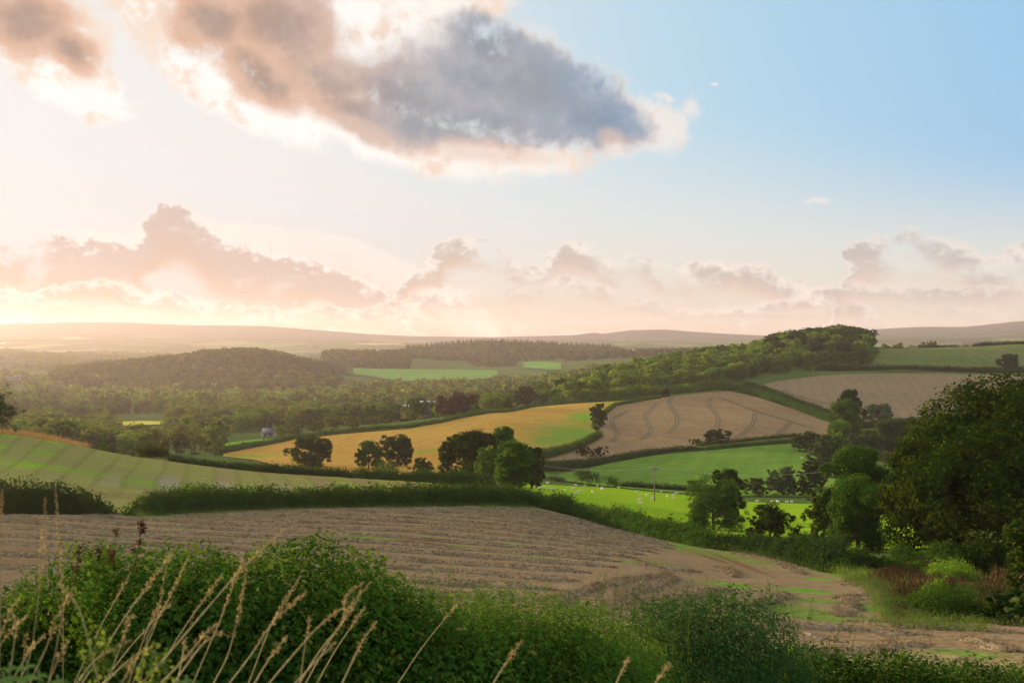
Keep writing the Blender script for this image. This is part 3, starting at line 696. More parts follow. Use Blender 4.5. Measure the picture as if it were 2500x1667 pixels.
# hedges round the stubble field
hedge('dark hedge at the left edge, left of the grassy gap', along([(-260,1262,2.5),(0,1257,2.75),(120,1256,2.7),(200,1257,2.2),(245,1258,1.3),(275,1259,.5)], 60, 215, 1.6), 3.2, 2.4, .30, 42, 'hedgedark', lump=.22)
hedge('long dark hedge right of the grassy gap dividing stubble from striped field', along([(322,1262,.7),(350,1261,1.6),(400,1258,2.4),(480,1252,2.9),(560,1249,2.4),(700,1243,2.35),(850,1240,2.5),(1000,1237,2.5),(1120,1235,2.7),(1230,1234,2.6),(1300,1236,2.4)], 60, 215, 2.0), 3.4, 2.5, .30, 42, 'hedge', lump=.25)
hedge('hedge running downhill between the stubble field and the sheep pasture', along([(1296,1237,2.6),(1345,1250,2.2),(1400,1262,2.3),(1450,1276,2.2),(1500,1290,2.6),(1540,1300,2.5),(1600,1316,2.0),(1660,1328,2.3),(1720,1340,2.2),(1760,1346,2.0)], 60, 215, 2.0), 3.2, 2.3, .30, 46, 'hedge', lump=.38, lumpf=.5)
hedge('dark brambly hedge bottom under the field trees', along([(1750,1346,2.0),(1830,1352,1.7),(1900,1366,1.9),(1980,1383,2.2),(2060,1402,2.0),(2120,1412,1.6)], 60, 215, 3.0), 4.5, 2.0, .30, 46, 'dark', lump=.4, lumpf=.5)
hedge('hedge along the crest below the golden field, left of the wide oak', [(425,222,1.2),(470,226,1.2),(530,226,1.3),(600,228,1.7),(660,230,1.7),(720,231,2.0),(800,233,1.9),(860,235,2.0)], 2.6, 1.7, .28, 46, 'hedgedark', lump=.22)
hedge('low bushy hedge behind the knoll between oak and field trees', [(855,252,3.0),(920,256,2.6),(985,256,2.6),(1040,256,2.8),(1090,256,2.6),(1150,254,2.6),(1200,250,2.4)], 4.0, 2.5, .30, 44, 'hedge', lump=.35, lumpf=.45)
# hedges of the middle slope
hedge('dark clipped hedge under the lit meadow along the golden field top', along([(530,1112,3.2),(545,1108,3.0),(620,1094,3.0),(720,1074,2.6),(830,1061,2.2),(1000,1047,2.0),(1080,1034,2.2)], 430, 900, 2.5), 3.2, 2.4, .5, 13, 'hedge', lump=.12)
hedge('hedge at the golden field top right of the copper beech', along([(1080,1034,2.4),(1110,1026,2.2),(1200,1010,2.2),(1300,996,2.2),(1400,987,2.0),(1500,981,1.8),(1600,974,1.6)], 430, 960, 2.5), 3.2, 2.2, .5, 13, 'hedge', lump=.25)
hedge('winding hedge between golden wheat and barley, upper part', along([(1456,1052,2.6),(1453,1046,2.4),(1456,1034,2.2),(1466,1022,2.2),(1482,1006,2.0),(1500,993,2.0),(1530,987,2.0),(1570,980,1.8),(1612,974,1.8)], 480, 960, 0), 3.0, 2.1, .45, 18, 'hedge', lump=.25, ends=False)
hedge('winding hedge between golden wheat and barley, lower part', along([(1308,1122,4.0),(1335,1118,3.6),(1370,1108,3.2),(1400,1098,2.8),(1430,1086,3.0),(1456,1072,3.2),(1466,1066,3.0)], 400, 800, 0), 3.0, 3.0, .5, 15, 'hedge', lump=.25)
hedge('long dark hedge under the barley field, left half', along([(1310,1150,3.4),(1400,1141,3.0),(1470,1133,2.8),(1560,1114,2.4),(1640,1103,2.0),(1700,1098,2.0)], 430, 760, 0), 3.4, 2.6, .45, 15, 'hedgedark', lump=.18)
hedge('double hedge under the barley field, right half, lower row', along([(1700,1101,2.0),(1780,1093,2.0),(1860,1085,2.0),(1950,1078,2.2)], 430, 760, -1.5), 2.6, 2.1, .45, 15, 'hedge', lump=.1)
hedge('double hedge under the barley field, right half, upper row', along([(1700,1092,1.7),(1780,1084,1.8),(1860,1076,1.8),(1950,1068,1.8)], 430, 760, 2), 2.4, 1.8, .45, 15, 'hedgedark', lump=.1)
hedge('overgrown double hedge between the two barley fields, near row', along([(1765,953,3.5),(1800,953,4.5),(1850,967,4.5),(1900,984,4.6),(1950,1002,4.6),(2000,1020,4.6),(2035,1034,4.0)], 620, 980, 0), 6.5, 4.4, .7, 8, 'hedge', lump=.25)
hedge('overgrown double hedge between the two barley fields, far row', along([(1818,944,4),(1860,957,4.5),(1900,972,4.5),(1950,990,4.2),(2000,1008,4.2),(2060,1031,4.0)], 680, 985, 0), 5.0, 4.2, .7, 8, 'hedgedark', lump=.2)
hedge('hedge along the foot of the wide pale tan field', along([(2050,1042,3.5),(2110,1044,4),(2200,1040,4),(2260,1040,5),(2310,1038,7),(2420,1042,4)], 650, 900, -2), 5.0, 4.0, .7, 9, 'hedgedark', lump=.35)
hedge('lower hedge above the corner of green pasture', along([(2080,1062,2.5),(2170,1062,2.6),(2240,1060,2.6),(2330,1056,2.6)], 600, 800, 0), 3.4, 2.6, .6, 11, 'hedgedark', lump=.15)
hedge('straight dark hedge between the tan field and the hilltop grass', [(1990,1028,4),(2100,1034,4.0),(2200,1036,3.6),(2330,1036,3.8),(2440,1036,4),(2560,1038,4),(2800,1040,4)], 4.2, 4.0, .8, 8, 'hedgedark', lump=.18)
hedge('low hedge on the skyline of the right hill', [(2375,1254,1.6),(2395,1254,3.2),(2440,1254,3.0),(2500,1254,3.4),(2600,1254,3.4)], 3.0, 2.8, .8, 8, 'hedgedark', lump=.3)
hedge('short clump of hedge on the skyline of the right hill', [(2252,1252,1.2),(2275,1252,2.4),(2310,1252,2.4),(2342,1252,1.2)], 3.0, 2.2, .8, 9, 'hedgedark', lump=.4)
hedge('thin hedge behind the sheep at the foot of the upper pasture', [(1515,404,1.4),(1560,408,1.8),(1620,410,1.9),(1700,412,2.0),(1800,410,2.0)], 2.4, 1.8, .4, 20, 'hedgedark', lump=.2)
hedge('band of young trees along the lower edge of the hill wood', along([(1352,986,5),(1420,980,6),(1500,972,6),(1560,968,6),(1640,962,5),(1720,955,5),(1790,948,6)], 700, 1000, 6), 7, 5, .9, 6, 'belt', lump=.45, lumpf=.25)

# ------------------------------------------------------------------ single trees
def tree(label, px, d, top, wpx, mat='oak', base=.2, name='broadleaf_tree', nl=19, ncl=None, per=34, leaf=None, flat=.9, taper=0.0, spread=None, group=None, bark=None, r0=None, asp=.65, zoff=0, gap=.26, lai=2.4, cap=60000, rs=(.17, .37), slope=0.0):
    HSEED[0] += 1; rng = np.random.default_rng(HSEED[0])
    x, y, z = pt(px, d); z += zoff
    Hh = (CY - top)/F*d - z; W = wpx/F*d
    leaf = leaf or max(.24, min(.8, d*.00125 + .10))
    t = tag(empty(name, (x, y, z)), label, 'tree', group)
    V, Q, lobes = crown(rng, Hh, W, base, nl, per, leaf, flat, taper, asp, lai, cap, gap, rs)
    if slope: V[:, 2] *= 1 - slope*np.clip(-V[:, 0]/(W/2), 0, 1)
    obj('crown', mesh('crown', V, Q, LEAF[mat]), t)
    obj('trunk', trunk_geo(rng, Hh, lobes, r0 or Hh*.024 + .06).mesh('trunk', bark or BARK, True), t)
    return t

tree('wide dark oak standing alone against the left end of the golden field', 765, 402, 1066, 114, 'dark', .06, nl=22, leaf=.5, gap=.38)
tree('airy green tree left of the dark leaning oak below the golden field', 900, 396, 1077, 66, 'mid', .08, ncl=120, nl=9)
tree('dark leaning oak with a gap in its crown below the golden field', 970, 410, 1061, 78, 'dark', .08, ncl=170)
tree('small dark tree between the round bush and the big clump', 1028, 372, 1118, 58, 'oak', .05, ncl=110)
tree('dark tree at the left of the big clump by the hedge', 1104, 300, 1062, 66, 'dark', .12, ncl=190)
tree('dark tall tree second from the left in the big clump by the hedge', 1155, 282, 1052, 90, 'dark', .06, ncl=260)
tree('tallest pointed tree at the back of the big clump by the hedge', 1226, 295, 1043, 96, 'mid', .06, ncl=230, taper=.6)
tree('front bright green tree of the big clump, rising from the hedge', 1252, 222, 1078, 92, 'mid', .10, ncl=290, leaf=.34)
tree('grey-green rounded tree in the left front of the big clump', 1192, 262, 1092, 62, 'light', .08, ncl=150)
tree('tree with thin foliage at the right end of the big clump', 1298, 290, 1092, 62, 'oak', .12, ncl=140)
tree('left one of two oaks standing on the lower edge of the barley', 1420, 532, 1081, 40, 'oak', .14, ncl=90)
tree('right one of two oaks standing on the lower edge of the barley', 1460, 536, 1090, 46, 'dark', .2, ncl=90)
tree('lone round tree in the hedge between golden wheat and barley', 1460, 655, 985, 40, 'dark', .08, ncl=80)
tree('dark oak in the hedge under the tramlines of the barley', 1751, 610, 1047, 64, 'dark', .10, ncl=130)
tree('small dark tree beside the oak under the barley tramlines', 1701, 604, 1070, 36, 'oak', .05, ncl=60)
tree('tall two-tiered tree where the double hedge meets the stream trees', 2075, 690, 952, 62, 'dark', .05, ncl=130, taper=.2)
tree('lower leaning crown before the tall two-tiered tree', 2062, 672, 975, 80, 'mid', .03, ncl=130)
tree('rounded tree on the edge of the wide pale tan field', 2146, 760, 985, 66, 'grey', .15, ncl=110)
tree('big round blue-green tree above the pasture corner', 2188, 520, 1022, 108, 'grey', .05, ncl=260, nl=10)
tree('pale yellow-green tree in the stream line left of the round tree', 2052, 560, 1027, 72, 'light', .05, ncl=120)
tree('olive rounded tree in front of the pale stream tree', 2020, 470, 1062, 84, 'grey', .03, ncl=160)
tree('broad flat bushy tree at the right end of the upper pasture', 1972, 590, 1054, 68, 'dark', .02, ncl=120)
tree('loose tree at the right side of the stream trees behind the great tree', 2105, 500, 1050, 80, 'grey', .05, ncl=110)
tree('dim tree in the gully left of the dark green middle trees', 1986, 430, 1126, 62, 'dark', .03, ncl=130)
tree('dark green tall tree left of the great tree', 2090, 178, 1092, 150, 'mid', .05, ncl=420, leaf=.30, nl=12)
tree('dense lower tree in front of the dark green tall tree', 2095, 146, 1166, 165, 'mid', .04, ncl=430, leaf=.26, nl=12)
tree('slim dark tree at the left flank of the dark green tall tree', 2010, 168, 1190, 95, 'oak', .03, ncl=230, leaf=.28)
tree('ash tree with light loose foliage standing in front of the sheep pasture', 1742, 208, 1162, 132, 'hedge', .02, leaf=.27, nl=26, gap=.42, rs=(.15, .32))
tree('darker tree top rising behind the loose ash tree', 1775, 222, 1146, 72, 'dark', .2, leaf=.3)
tree('small dark field oak with gaps through its crown beside the ash', 1880, 186, 1228, 122, 'dark', .04, leaf=.30, nl=22, gap=.44, rs=(.15, .32))
tree('tall thorny tree in the row behind the sheep', 1912, 392, 1140, 70, 'grey', .04, ncl=150)
tree('left low thorn tree in the row behind the sheep', 1842, 390, 1168, 62, 'oak', .03, ncl=110)
tree('right dark thorn tree in the row behind the sheep', 1958, 394, 1172, 56, 'dark', .02, ncl=100)
tree('small round tree on the hilltop grass', 2464, 1062, 864, 52, 'dark', .03, ncl=90)
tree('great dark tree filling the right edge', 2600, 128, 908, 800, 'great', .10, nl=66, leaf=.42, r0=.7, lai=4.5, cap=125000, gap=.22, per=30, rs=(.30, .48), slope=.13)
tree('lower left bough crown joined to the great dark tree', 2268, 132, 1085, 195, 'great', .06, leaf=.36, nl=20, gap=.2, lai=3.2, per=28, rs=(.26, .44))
tree('dark foliage of a tree cut by the right edge below the great tree', 2520, 74, 1270, 120, 'oak', .05, ncl=230, leaf=.22)
tree('dark small tree cut by the right edge at the field corner', 2520, 56, 1440, 190, 'dark', .03, ncl=260, leaf=.19)
oak = tree('old oak cut by the left edge with one bare branch reaching right', -92, 205, 915, 190, 'dark', .10, leaf=.27, nl=22, gap=.42)
g = Geo()
ox, oy, oz = oak.location
def rel(px, py): return ray(px, py, 205) - np.array([ox, oy, oz])
g.tube([rel(-50,1035), rel(-15,1030), rel(10,1026), rel(30,1014), rel(50,1006), rel(60,1002), rel(72,993)], [.30,.24,.18,.13,.09,.06,.02], 6)
g.tube([rel(32,1013), rel(36,1004), rel(40,997)], [.07,.05,.02], 5); g.tube([rel(12,1026), rel(30,1040), rel(38,1052)], [.1,.07,.04], 5)
g.tube([rel(-40,965), rel(-10,957), rel(12,948), rel(26,938)], [.15,.1,.06,.02], 5)
obj('bare_branch', g.mesh('bare_branch', BARK, True), oak)
rb = np.random.default_rng(5)
PP = np.concatenate([np.array([rel(a, b) + rb.normal(size=3)*s for _ in range(k)]) for a, b, s, k in ((10,1030,.45,140),(25,1016,.3,60),(58,1003,.15,26),(38,1050,.25,50),(0,1045,.6,120),(8,965,.4,110),(24,960,.25,50),(6,985,.4,70),(18,940,.2,26))])
V, Q = cards(rb, PP, rb.normal(size=PP.shape), .3*rb.uniform(.5, 1.2, len(PP)))
obj('twig_leaves', mesh('twig_leaves', V, Q, LEAF['dark']), oak)

# bushes
bush('round dark thorn bush at the foot of the leaning oak', 938, 350, 1120, 82, 'hedge', .42, 1300)
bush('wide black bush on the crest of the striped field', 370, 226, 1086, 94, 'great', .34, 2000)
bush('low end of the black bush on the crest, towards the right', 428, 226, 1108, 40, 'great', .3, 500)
bush('little green bush peeping over the crest of the striped field', 256, 224, 1080, 34, 'hedge', .26, 300)
bush('wide dark thicket behind the sheep left of the round bush', 1436, 385, 1138, 92, 'dark', .45, 1500)
bush('round green bush at the corner of the sheep pasture', 1494, 378, 1156, 54, 'hedge', .42, 800)
bush('grey low scrub left of the thicket behind the sheep', 1352, 380, 1163, 76, 'grey', .42, 900)
bush('small dark bush on the golden field hedge, below the lone tree', 1455, 640, 1062, 26, 'hedge', .5, 200)
bush('bright rounded bush in the brown docks on the right', 2318, 88, 1360, 140, 'bush', .17, 5200, upright=.5, asp=.3)
bush('wide bushy bank in the field corner below the bright bush', 2305, 60, 1414, 175, 'hedge', .15, 5200, upright=.4, asp=.35, nl=9)
bush('light green top of the bushy bank in the field corner', 2282, 65, 1408, 62, 'bush', .14, 1500, upright=.5, asp=.3)
bush('lower dark end of the bushy bank above the straw row', 2395, 58, 1472, 95, 'hedgedark', .15, 1800, upright=.4, asp=.35)
bush('grassy left end of the bushy bank', 2215, 61, 1456, 100, 'hedge', .14, 1800, upright=.5, asp=.3)
bush('green scrub between the docks and the hedge trees, left mound', 2180, 102, 1362, 78, 'mid', .2, 1500)
bush('green scrub between the docks and the hedge trees, right mound', 2236, 100, 1372, 66, 'mid', .2, 1300)
bush('light green spiky shrub under the dense lower tree', 2085, 124, 1330, 52, 'bush', .18, 1100, upright=.5, asp=.3)
bush('grey-green shrub left of the spiky shrub under the dense tree', 2040, 130, 1298, 70, 'grey', .2, 1300)
bush('small pale shrub at the edge of the stubble under the trees', 2012, 122, 1352, 46, 'hedge', .18, 600)
bush('fresh green shrub at the foot of the ash tree', 1772, 176, 1296, 56, 'bush', .24, 900, upright=.4, asp=.35)
bush('dark bramble mound between the field oak and the dense tree', 1965, 150, 1300, 110, 'dark', .24, 1700)
bush('dark bramble mound at the foot of the small field oak', 1850, 176, 1318, 90, 'dark', .24, 1200)
bush('rounded shrub below the great tree', 2300, 100, 1312, 90, 'hedge', .2, 1600)
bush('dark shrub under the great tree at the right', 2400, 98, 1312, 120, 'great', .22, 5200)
bush('olive shrub below the left bough of the great tree', 2200, 112, 1322, 90, 'hedge', .2, 1500)
bush('small yellow-green hedge tree seen left of the great tree top', 2190, 330, 1120, 60, 'light', .36, 700)
for i, (px, d, top, w, lab) in enumerate([(2410,68,1398,125,'red-brown dock patch right of the bright rounded bush'), (2195,92,1382,140,'red-brown docks left of the bright rounded bush'), (2200,70,1428,80,'rusty dock patch beside the grassy bank'),
        (2205,60,1476,70,'dark rusty docks at the foot of the grassy bank'), (2120,104,1376,90,'brown dock strip running up to the hedge trees'), (2255,104,1360,70,'thin brown docks behind the green scrub mounds')]):
    bush(lab, px, d, top, w, 'dock', .13, 2200, 'dock_patch', upright=.7, asp=.25, cat='plant')
hedge('golden dry grass along the brow of the striped field at the far left', [(-150,211,.7),(0,212,.8),(90,214,.75),(150,217,.65),(215,220,.5)], 3.0, .7, .30, 120, 'dry', 'dry_grass', 'grass', None, 'stuff', core=False, asp=.12, upright=.9, lump=.15)
hedge('pale grass verge along the hedge under the trees', along([(1690,1334,.5),(1780,1346,.6),(1860,1358,.6),(1960,1378,.6),(2060,1402,.6),(2130,1424,.6)], 60, 215, -.5), 2.2, .5, .22, 130, 'verge', 'verge_grass', 'grass', None, 'stuff', core=False, asp=.14, upright=.9, lump=.2)
hedge('rough grass verge at the foot of the left hedges', along([(330,1263,.35),(600,1250,.35),(900,1242,.35),(1200,1238,.4),(1300,1240,.4)], 60, 215, -.4), 1.6, .35, .2, 90, 'verge', 'rough_grass', 'grass', None, 'stuff', core=False, asp=.14, upright=.9, lump=.2)
hedge('rough grass edge where the stubble meets the field corner', along([(2085,1420,.35),(2140,1440,.45),(2162,1460,.5),(2185,1500,.5),(2215,1524,.5),(2300,1533,.5)], 45, 120, 0), 2.0, .40, .16, 200, 'corner', 'margin_grass', 'grass', None, 'stuff', core=False, asp=.14, upright=.9, lump=.3)
hedge('dry grass round the foot of the bushy bank', along([(2140,1530,.4),(2230,1536,.45),(2330,1542,.5),(2420,1546,.5)], 50, 120, 0), 2.4, .4, .16, 200, 'verge', 'tall_grass', 'grass', None, 'stuff', core=False, asp=.14, upright=.9, lump=.2)

def grass_area(label, px0, px1, d0, d1, n, hgt, mat, name, seed, okf=None):
    rng = np.random.default_rng(seed); d = rng.uniform(d0, d1, n); px = rng.uniform(px0, px1, n)
    if okf is not None: k = okf(px, d); px, d = px[k], d[k]
    x = (px - CX)/F*d; n = len(x); cl = fbm(x*.5, d*.5, seed, 3)
    k = cl > (.42 if mat == 'corner' else .52); x, d, cl = x[k], d[k], cl[k]; n = len(x)
    h = hgt*rng.uniform(.5, 1.2, n)*(.5 + cl)
    C = np.column_stack([x, d, H(x, d) + h*.4]); up = np.column_stack([rng.normal(size=n)*.25, rng.normal(size=n)*.25, np.ones(n)])
    V, Q = cards(rng, C, rng.normal(size=(n, 3))*np.array([1, 1, .2]), h, .13, up, .03)
    tag(obj(name, mesh(name, V, Q, LEAF[mat])), label, 'grass', None, 'stuff')
def corner(px, d): return d > np.interp(px, [2090, 2150, 2165, 2200, 2300, 2420, 2600], [90, 84, 70, 62, 58, 56, 54])
grass_area('rough green grass filling the field corner round the bushes', 2090, 2620, 54, 122, 60000, .42, 'corner', 'corner_grass', 41, corner)
grass_area('russet seeding weeds among the grass of the field corner', 2120, 2560, 74, 118, 6000, .9, 'dock', 'russet_weeds', 42, corner)
bush('big green shrub behind the docks under the great tree', 2340, 112, 1338, 170, 'mid', .2, 3000, nl=10)
bush('dark spreading shrub behind the docks at the right edge', 2470, 112, 1318, 150, 'dark', .22, 2600, nl=9)
bush('leafy mound between the docks and the left bough', 2240, 116, 1345, 120, 'hedge', .2, 2200, nl=9)
# ------------------------------------------------------------------ many trees: hill wood, valley, far woods
def protos(seed, n, kind, ncl, per, leaf):
    out = []
    for i in range(n):
        rng = np.random.default_rng(seed + i)
        if kind == 'conifer':
            zz = rng.uniform(.06, 1, ncl*per); a = rng.uniform(0, 2*math.pi, ncl*per); r = .26*(1.02 - zz)*rng.uniform(.6, 1.1, ncl*per)
            P = np.column_stack([np.cos(a)*r, np.sin(a)*r, zz]); Nn = np.column_stack([np.cos(a), np.sin(a), np.full(len(a), .6)]) + rng.normal(size=(len(a), 3))*.3
            V, Q = cards(rng, P, Nn, leaf*rng.uniform(.6, 1.3, len(P)), .6)
        else:
            V, Q, _ = crown(rng, 1.0, rng.uniform(.75, 1.1), .03, 8, per, leaf, .95, 0, .65, ncl, 3000)
        out.append((V, Q))
    return out
P_BELT = protos(900, 8, 'broad', 1.2, 7, .10)
P_FAR = protos(930, 6, 'broad', .8, 3, .25)
P_CON = protos(950, 3, 'conifer', 26, 3, .12)

def scatter(step, pxr, dr, ok, seed, jitter=.42):
    """jittered grid over the world, kept where ok(px, d)"""
    rng = np.random.default_rng(seed); pts = []
    y = dr[0]
    while y < dr[1]:
        x0, x1 = (pxr[0]-CX)/F*y, (pxr[1]-CX)/F*y
        for x in np.arange(x0, x1, step):
            X, Y = x + rng.normal()*step*jitter*.6, y + rng.normal()*step*jitter*.6
            px = CX + F*X/Y
            if ok(px, Y): pts.append((X, Y))
        y += step
    return np.array(pts)

def single_trees(pts, pr, hs, mats, name, label, group, seed):
    rng = np.random.default_rng(seed); ms = {}
    for (x, y) in pts:
        i, m = int(rng.integers(len(pr))), mats[int(rng.integers(len(mats)))]
        if (i, m) not in ms: ms[i, m] = mesh(name, pr[i][0], pr[i][1], LEAF[m])
        o = obj(name, ms[i, m], None, (x, y, float(H(x, y)) - .3))
        h = rng.uniform(*hs); o.scale = (h*rng.uniform(.75, 1.0), h*rng.uniform(.75, 1.0), h); o.rotation_euler = (0, 0, rng.uniform(0, 6.28))
        tag(o, label, 'tree', group)

def mass(pts, pr, hs, mats, name, label, seed, wf=(.8, 1.15)):
    rng = np.random.default_rng(seed); Vs, Qs, I, n = [], [], [], 0
    for (x, y) in pts:
        V, Q = pr[int(rng.integers(len(pr)))]
        h = rng.uniform(*hs); a = rng.uniform(0, 6.28); w = h*rng.uniform(*wf); c, s = math.cos(a)*w, math.sin(a)*w
        Vs.append(np.column_stack([V[:, 0]*c - V[:, 1]*s + x, V[:, 0]*s + V[:, 1]*c + y, V[:, 2]*h + H(x, y) - .3]))
        Qs.append(Q + n); n += len(V); I.append(np.full(len(Q), int(rng.integers(len(mats)))))
    return tag(obj(name, mesh(name, np.concatenate(Vs), np.concatenate(Qs), [LEAF[m] for m in mats], np.concatenate(I))), label, 'wood', None, 'stuff')

# the wood climbing to the hilltop: every tree by itself
lowx = [1340,1400,1450,1500,1560,1620,1700,1780,1830,1900,2000,2060,2110,2140]
lowd = [ 775, 800, 830, 850, 870, 880, 900, 930, 950, 985,1030,1042,1052,1100]
hix =  [1340,1400,1450,1500,1560,1700,1800,1880,1960,2060,2120,2140]
hid =  [ 830, 930, 960,1010,1050,1110,1180,1240,1270,1275,1250,1180]
def in_belt(px, d): return 1345 < px < 2128 and np.interp(px, lowx, lowd) + 4 < d < np.interp(px, hix, hid)
bp = scatter(13.5, (1340, 2140), (780, 1280), in_belt, 61)
ridge_pts = np.array([p for p in bp if p[1] > 1080 and CX + F*p[0]/p[1] > 1880]); rest = np.array([p for p in bp if not (p[1] > 1080 and CX + F*p[0]/p[1] > 1880)])
single_trees(ridge_pts, P_BELT, (16, 21), ['dark', 'dark', 'oak', 'belt'], 'hilltop_tree', 'dark tree of the domed wood on the hilltop', 'dark trees of the domed hilltop wood', 62)
single_trees(rest, P_BELT, (11, 16), ['belt', 'belt', 'light', 'mid'], 'slope_tree', 'sunlit green tree of the wood belt climbing the slope', 'green trees of the wood belt on the slope', 63)
print('belt trees', len(ridge_pts), len(rest))

# valley trees: individuals where they stand clear, the rest one mass
tree('tall rust-coloured copper beech beside the valley houses', 1110, 790, 960, 98, 'beech', .08, ncl=230, nl=10, leaf=1.0)
tree('smaller dark red copper beech right of the valley roofs', 1282, 900, 943, 50, 'beech', .06, ncl=110, leaf=1.0)
tree('dark cedar in front of the blue-roofed sheds', 1003, 840, 976, 34, 'conifer', .04, 'conifer_tree', ncl=90, taper=.9, leaf=1.0)
tree('tall pine with bare lower trunk among the valley trees', 522, 905, 1004, 34, 'conifer', .45, 'pine_tree', ncl=60, leaf=1.1)
tree('second tall pine with a thin crown among the valley trees', 543, 915, 1003, 26, 'conifer', .5, 'pine_tree', ncl=50, leaf=1.1)
tree('big dark dome-shaped tree beside the copper beech', 968, 745, 1010, 72, 'dark', .0, ncl=150, leaf=.9)
tree('dark tree closing the left end of the lit meadow', 516, 560, 1052, 58, 'valley', .0, ncl=130, leaf=.75)
for px, d, top, w, lab in [(684,655,1037,32,'first of the round trees along the lit meadow, next to the grey house'), (716,640,1036,44,'second round tree along the lit meadow, big with a dark right side'), (770,680,1026,44,'third round tree along the lit meadow, above the wide oak'),
        (813,690,1017,42,'fourth round tree along the lit meadow'), (857,700,1015,40,'fifth round tree along the lit meadow'), (918,710,1014,38,'last small tree along the lit meadow before the dark dome tree')]:
    tree(lab, px, d, top, w, 'valley', .05, ncl=90, leaf=.8)
tree('gold-lit tall tree in the valley left of the blue-roofed shed', 900, 800, 985, 46, 'light', .0, ncl=90, leaf=1.0)
tree('yellow-green tree left of the dark dome tree', 945, 790, 992, 44, 'light', .0, ncl=90, leaf=1.0)
tree('dark green tree left of the hill wood at the wheat top', 1392, 850, 925, 66, 'dark', .02, ncl=130, leaf=.9)
tree('light green tree between copper beech and hill wood', 1345, 840, 948, 50, 'light', .0, ncl=100, leaf=.9)
tree('dark tree at the left foot of the hill wood', 1322, 820, 958, 40, 'oak', .0, ncl=80, leaf=.9)
tree('small dark tree at the gate on top of the barley field', 1625, 850, 946, 26, 'dark', .05, ncl=50, leaf=.8)

VF = [(278,412,610,1200), (350,505,525,640), (548,1000,455,800), (945,1095,860,1200), (1165,1245,840,1040), (1045,1172,690,800), (1250,1315,760,910), (958,985,690,760), (985,1022,760,850), (20,60,1500,2000)]          # kept open: px0, px1, d0, d1
def in_valley(px, d):
    for a, b, c, e in VF:
        if a < px < b and c < d < e: return False
    lo = np.interp(px, [0, 300, 520, 560, 640, 900, 1000, 1100, 1200, 1300, 1400], [470, 470, 520, 640, 720, 740, 700, 745, 760, 790, 800])
    hi = np.interp(px, [0, 130, 300, 600, 900, 1400], [2500, 1950, 1900, 1850, 2150, 2300])
    if px > 1330: lo = 1250
    gap = vnoise(px/F*d/70, d/70, 77)
    return lo < d < hi and (gap < .72 or d < lo + 60)
vp = scatter(15, (-10, 1400), (430, 1250), in_valley, 71)
if len(vp) > 105:
    # the nearest stand as trees of their own
    dist = vp[:, 1]; o = np.argsort(dist); near_v, far_v = vp[o[:105]], vp[o[105:]]
single_trees(near_v, P_BELT, (9, 15), ['valley', 'valley', 'oak', 'light'], 'valley_tree', 'hazy tree at the near edge of the wooded valley floor', 'trees at the near edge of the valley floor', 72)
mass(far_v, P_BELT, (9, 15), ['valley', 'valley', 'oak', 'light', 'grey'], 'valley_trees', 'hazy trees covering the valley floor', 73)
vp2 = scatter(21, (-10, 1800), (1250, 2350), lambda px, d: in_valley(px, d) if px < 1400 else (px < 1820 and 1500 < d < 2300), 74)
mass(vp2, P_FAR, (11, 19), ['valley', 'far', 'oak', 'light'], 'distant_trees', 'hazy trees of the further valley', 75)
def in_hill(px, d):
    lo = np.interp(px, [120, 200, 400, 700, 1000], [2050, 1950, 1850, 1830, 2050]); hi = np.interp(px, [120, 250, 600, 900, 1000], [2250, 2420, 2560, 2560, 2300])
    return 125 < px < 815 and lo < d < hi or (790 <= px < 1000 and 2700 < d < 3050)
hp = scatter(15, (120, 1010), (1830, 3060), in_hill, 81)
mass(hp, P_FAR, (13, 22), ['hillwood', 'hillwood', 'hillwood', 'far'], 'wooded_hill_trees', 'dense woodland covering the rounded hill on the left', 82)
fp = scatter(22, (930, 2000), (2850, 3700), lambda px, d: (950 < px < 1520 and 3050 < d < 3650) or (1150 < px < 1260 and 2750 < d) or (1380 < px < 1720 and 2500 < d < 3100) or (1700 < px < 2000 and 2900 < d < 3300), 84)
mass(fp, P_FAR, (13, 19), ['far', 'dark'], 'far_wood', 'hazy woods on the middle ridge behind the valley', 85)
cp = scatter(17, (1000, 1520), (3430, 3640), lambda px, d: (960 < px < 1330) or (1330 <= px < 1500), 86)
mass(cp, P_CON, (20, 30), ['conifer'], 'conifer_plantation', 'line of conifers on top of the middle ridge', 87, (.8, 1.1))
cp2 = scatter(13, (560, 1000), (2500, 2640), lambda px, d: 570 < px < 860, 88)
mass(cp2, P_CON, (16, 22), ['conifer', 'far'], 'hilltop_conifers', 'conifers along the back of the rounded wooded hill', 89, (.9, 1.3))
lp = scatter(20, (-30, 420), (2500, 5200), lambda px, d: vnoise(px/F*d/160, d/220, 31) > .52 or 3900 < d < 4080, 90)
mass(lp, P_FAR, (12, 20), ['far', 'valley'], 'hazy_trees', 'orange hazed trees on the low hills at far left', 91)
rp = scatter(22, (2000, 2560), (1500, 6000), lambda px, d: vnoise(px/F*d/200, d/260, 37) > .70, 92)
mass(rp, P_FAR, (10, 16), ['far'], 'far_hedgerow_trees', 'pale hazy copses beyond the right hill', 93)
fh = scatter(17, (800, 1230), (2050, 2300), lambda px, d: d < np.interp(px, [800, 850, 930, 1060, 1140, 1230], [2300, 2250, 2170, 2080, 2100, 2290]) , 94)
mass(fh, P_FAR, (8, 13), ['far', 'dark'], 'field_edge_trees', 'trees along the lower edge of the far green field', 95)

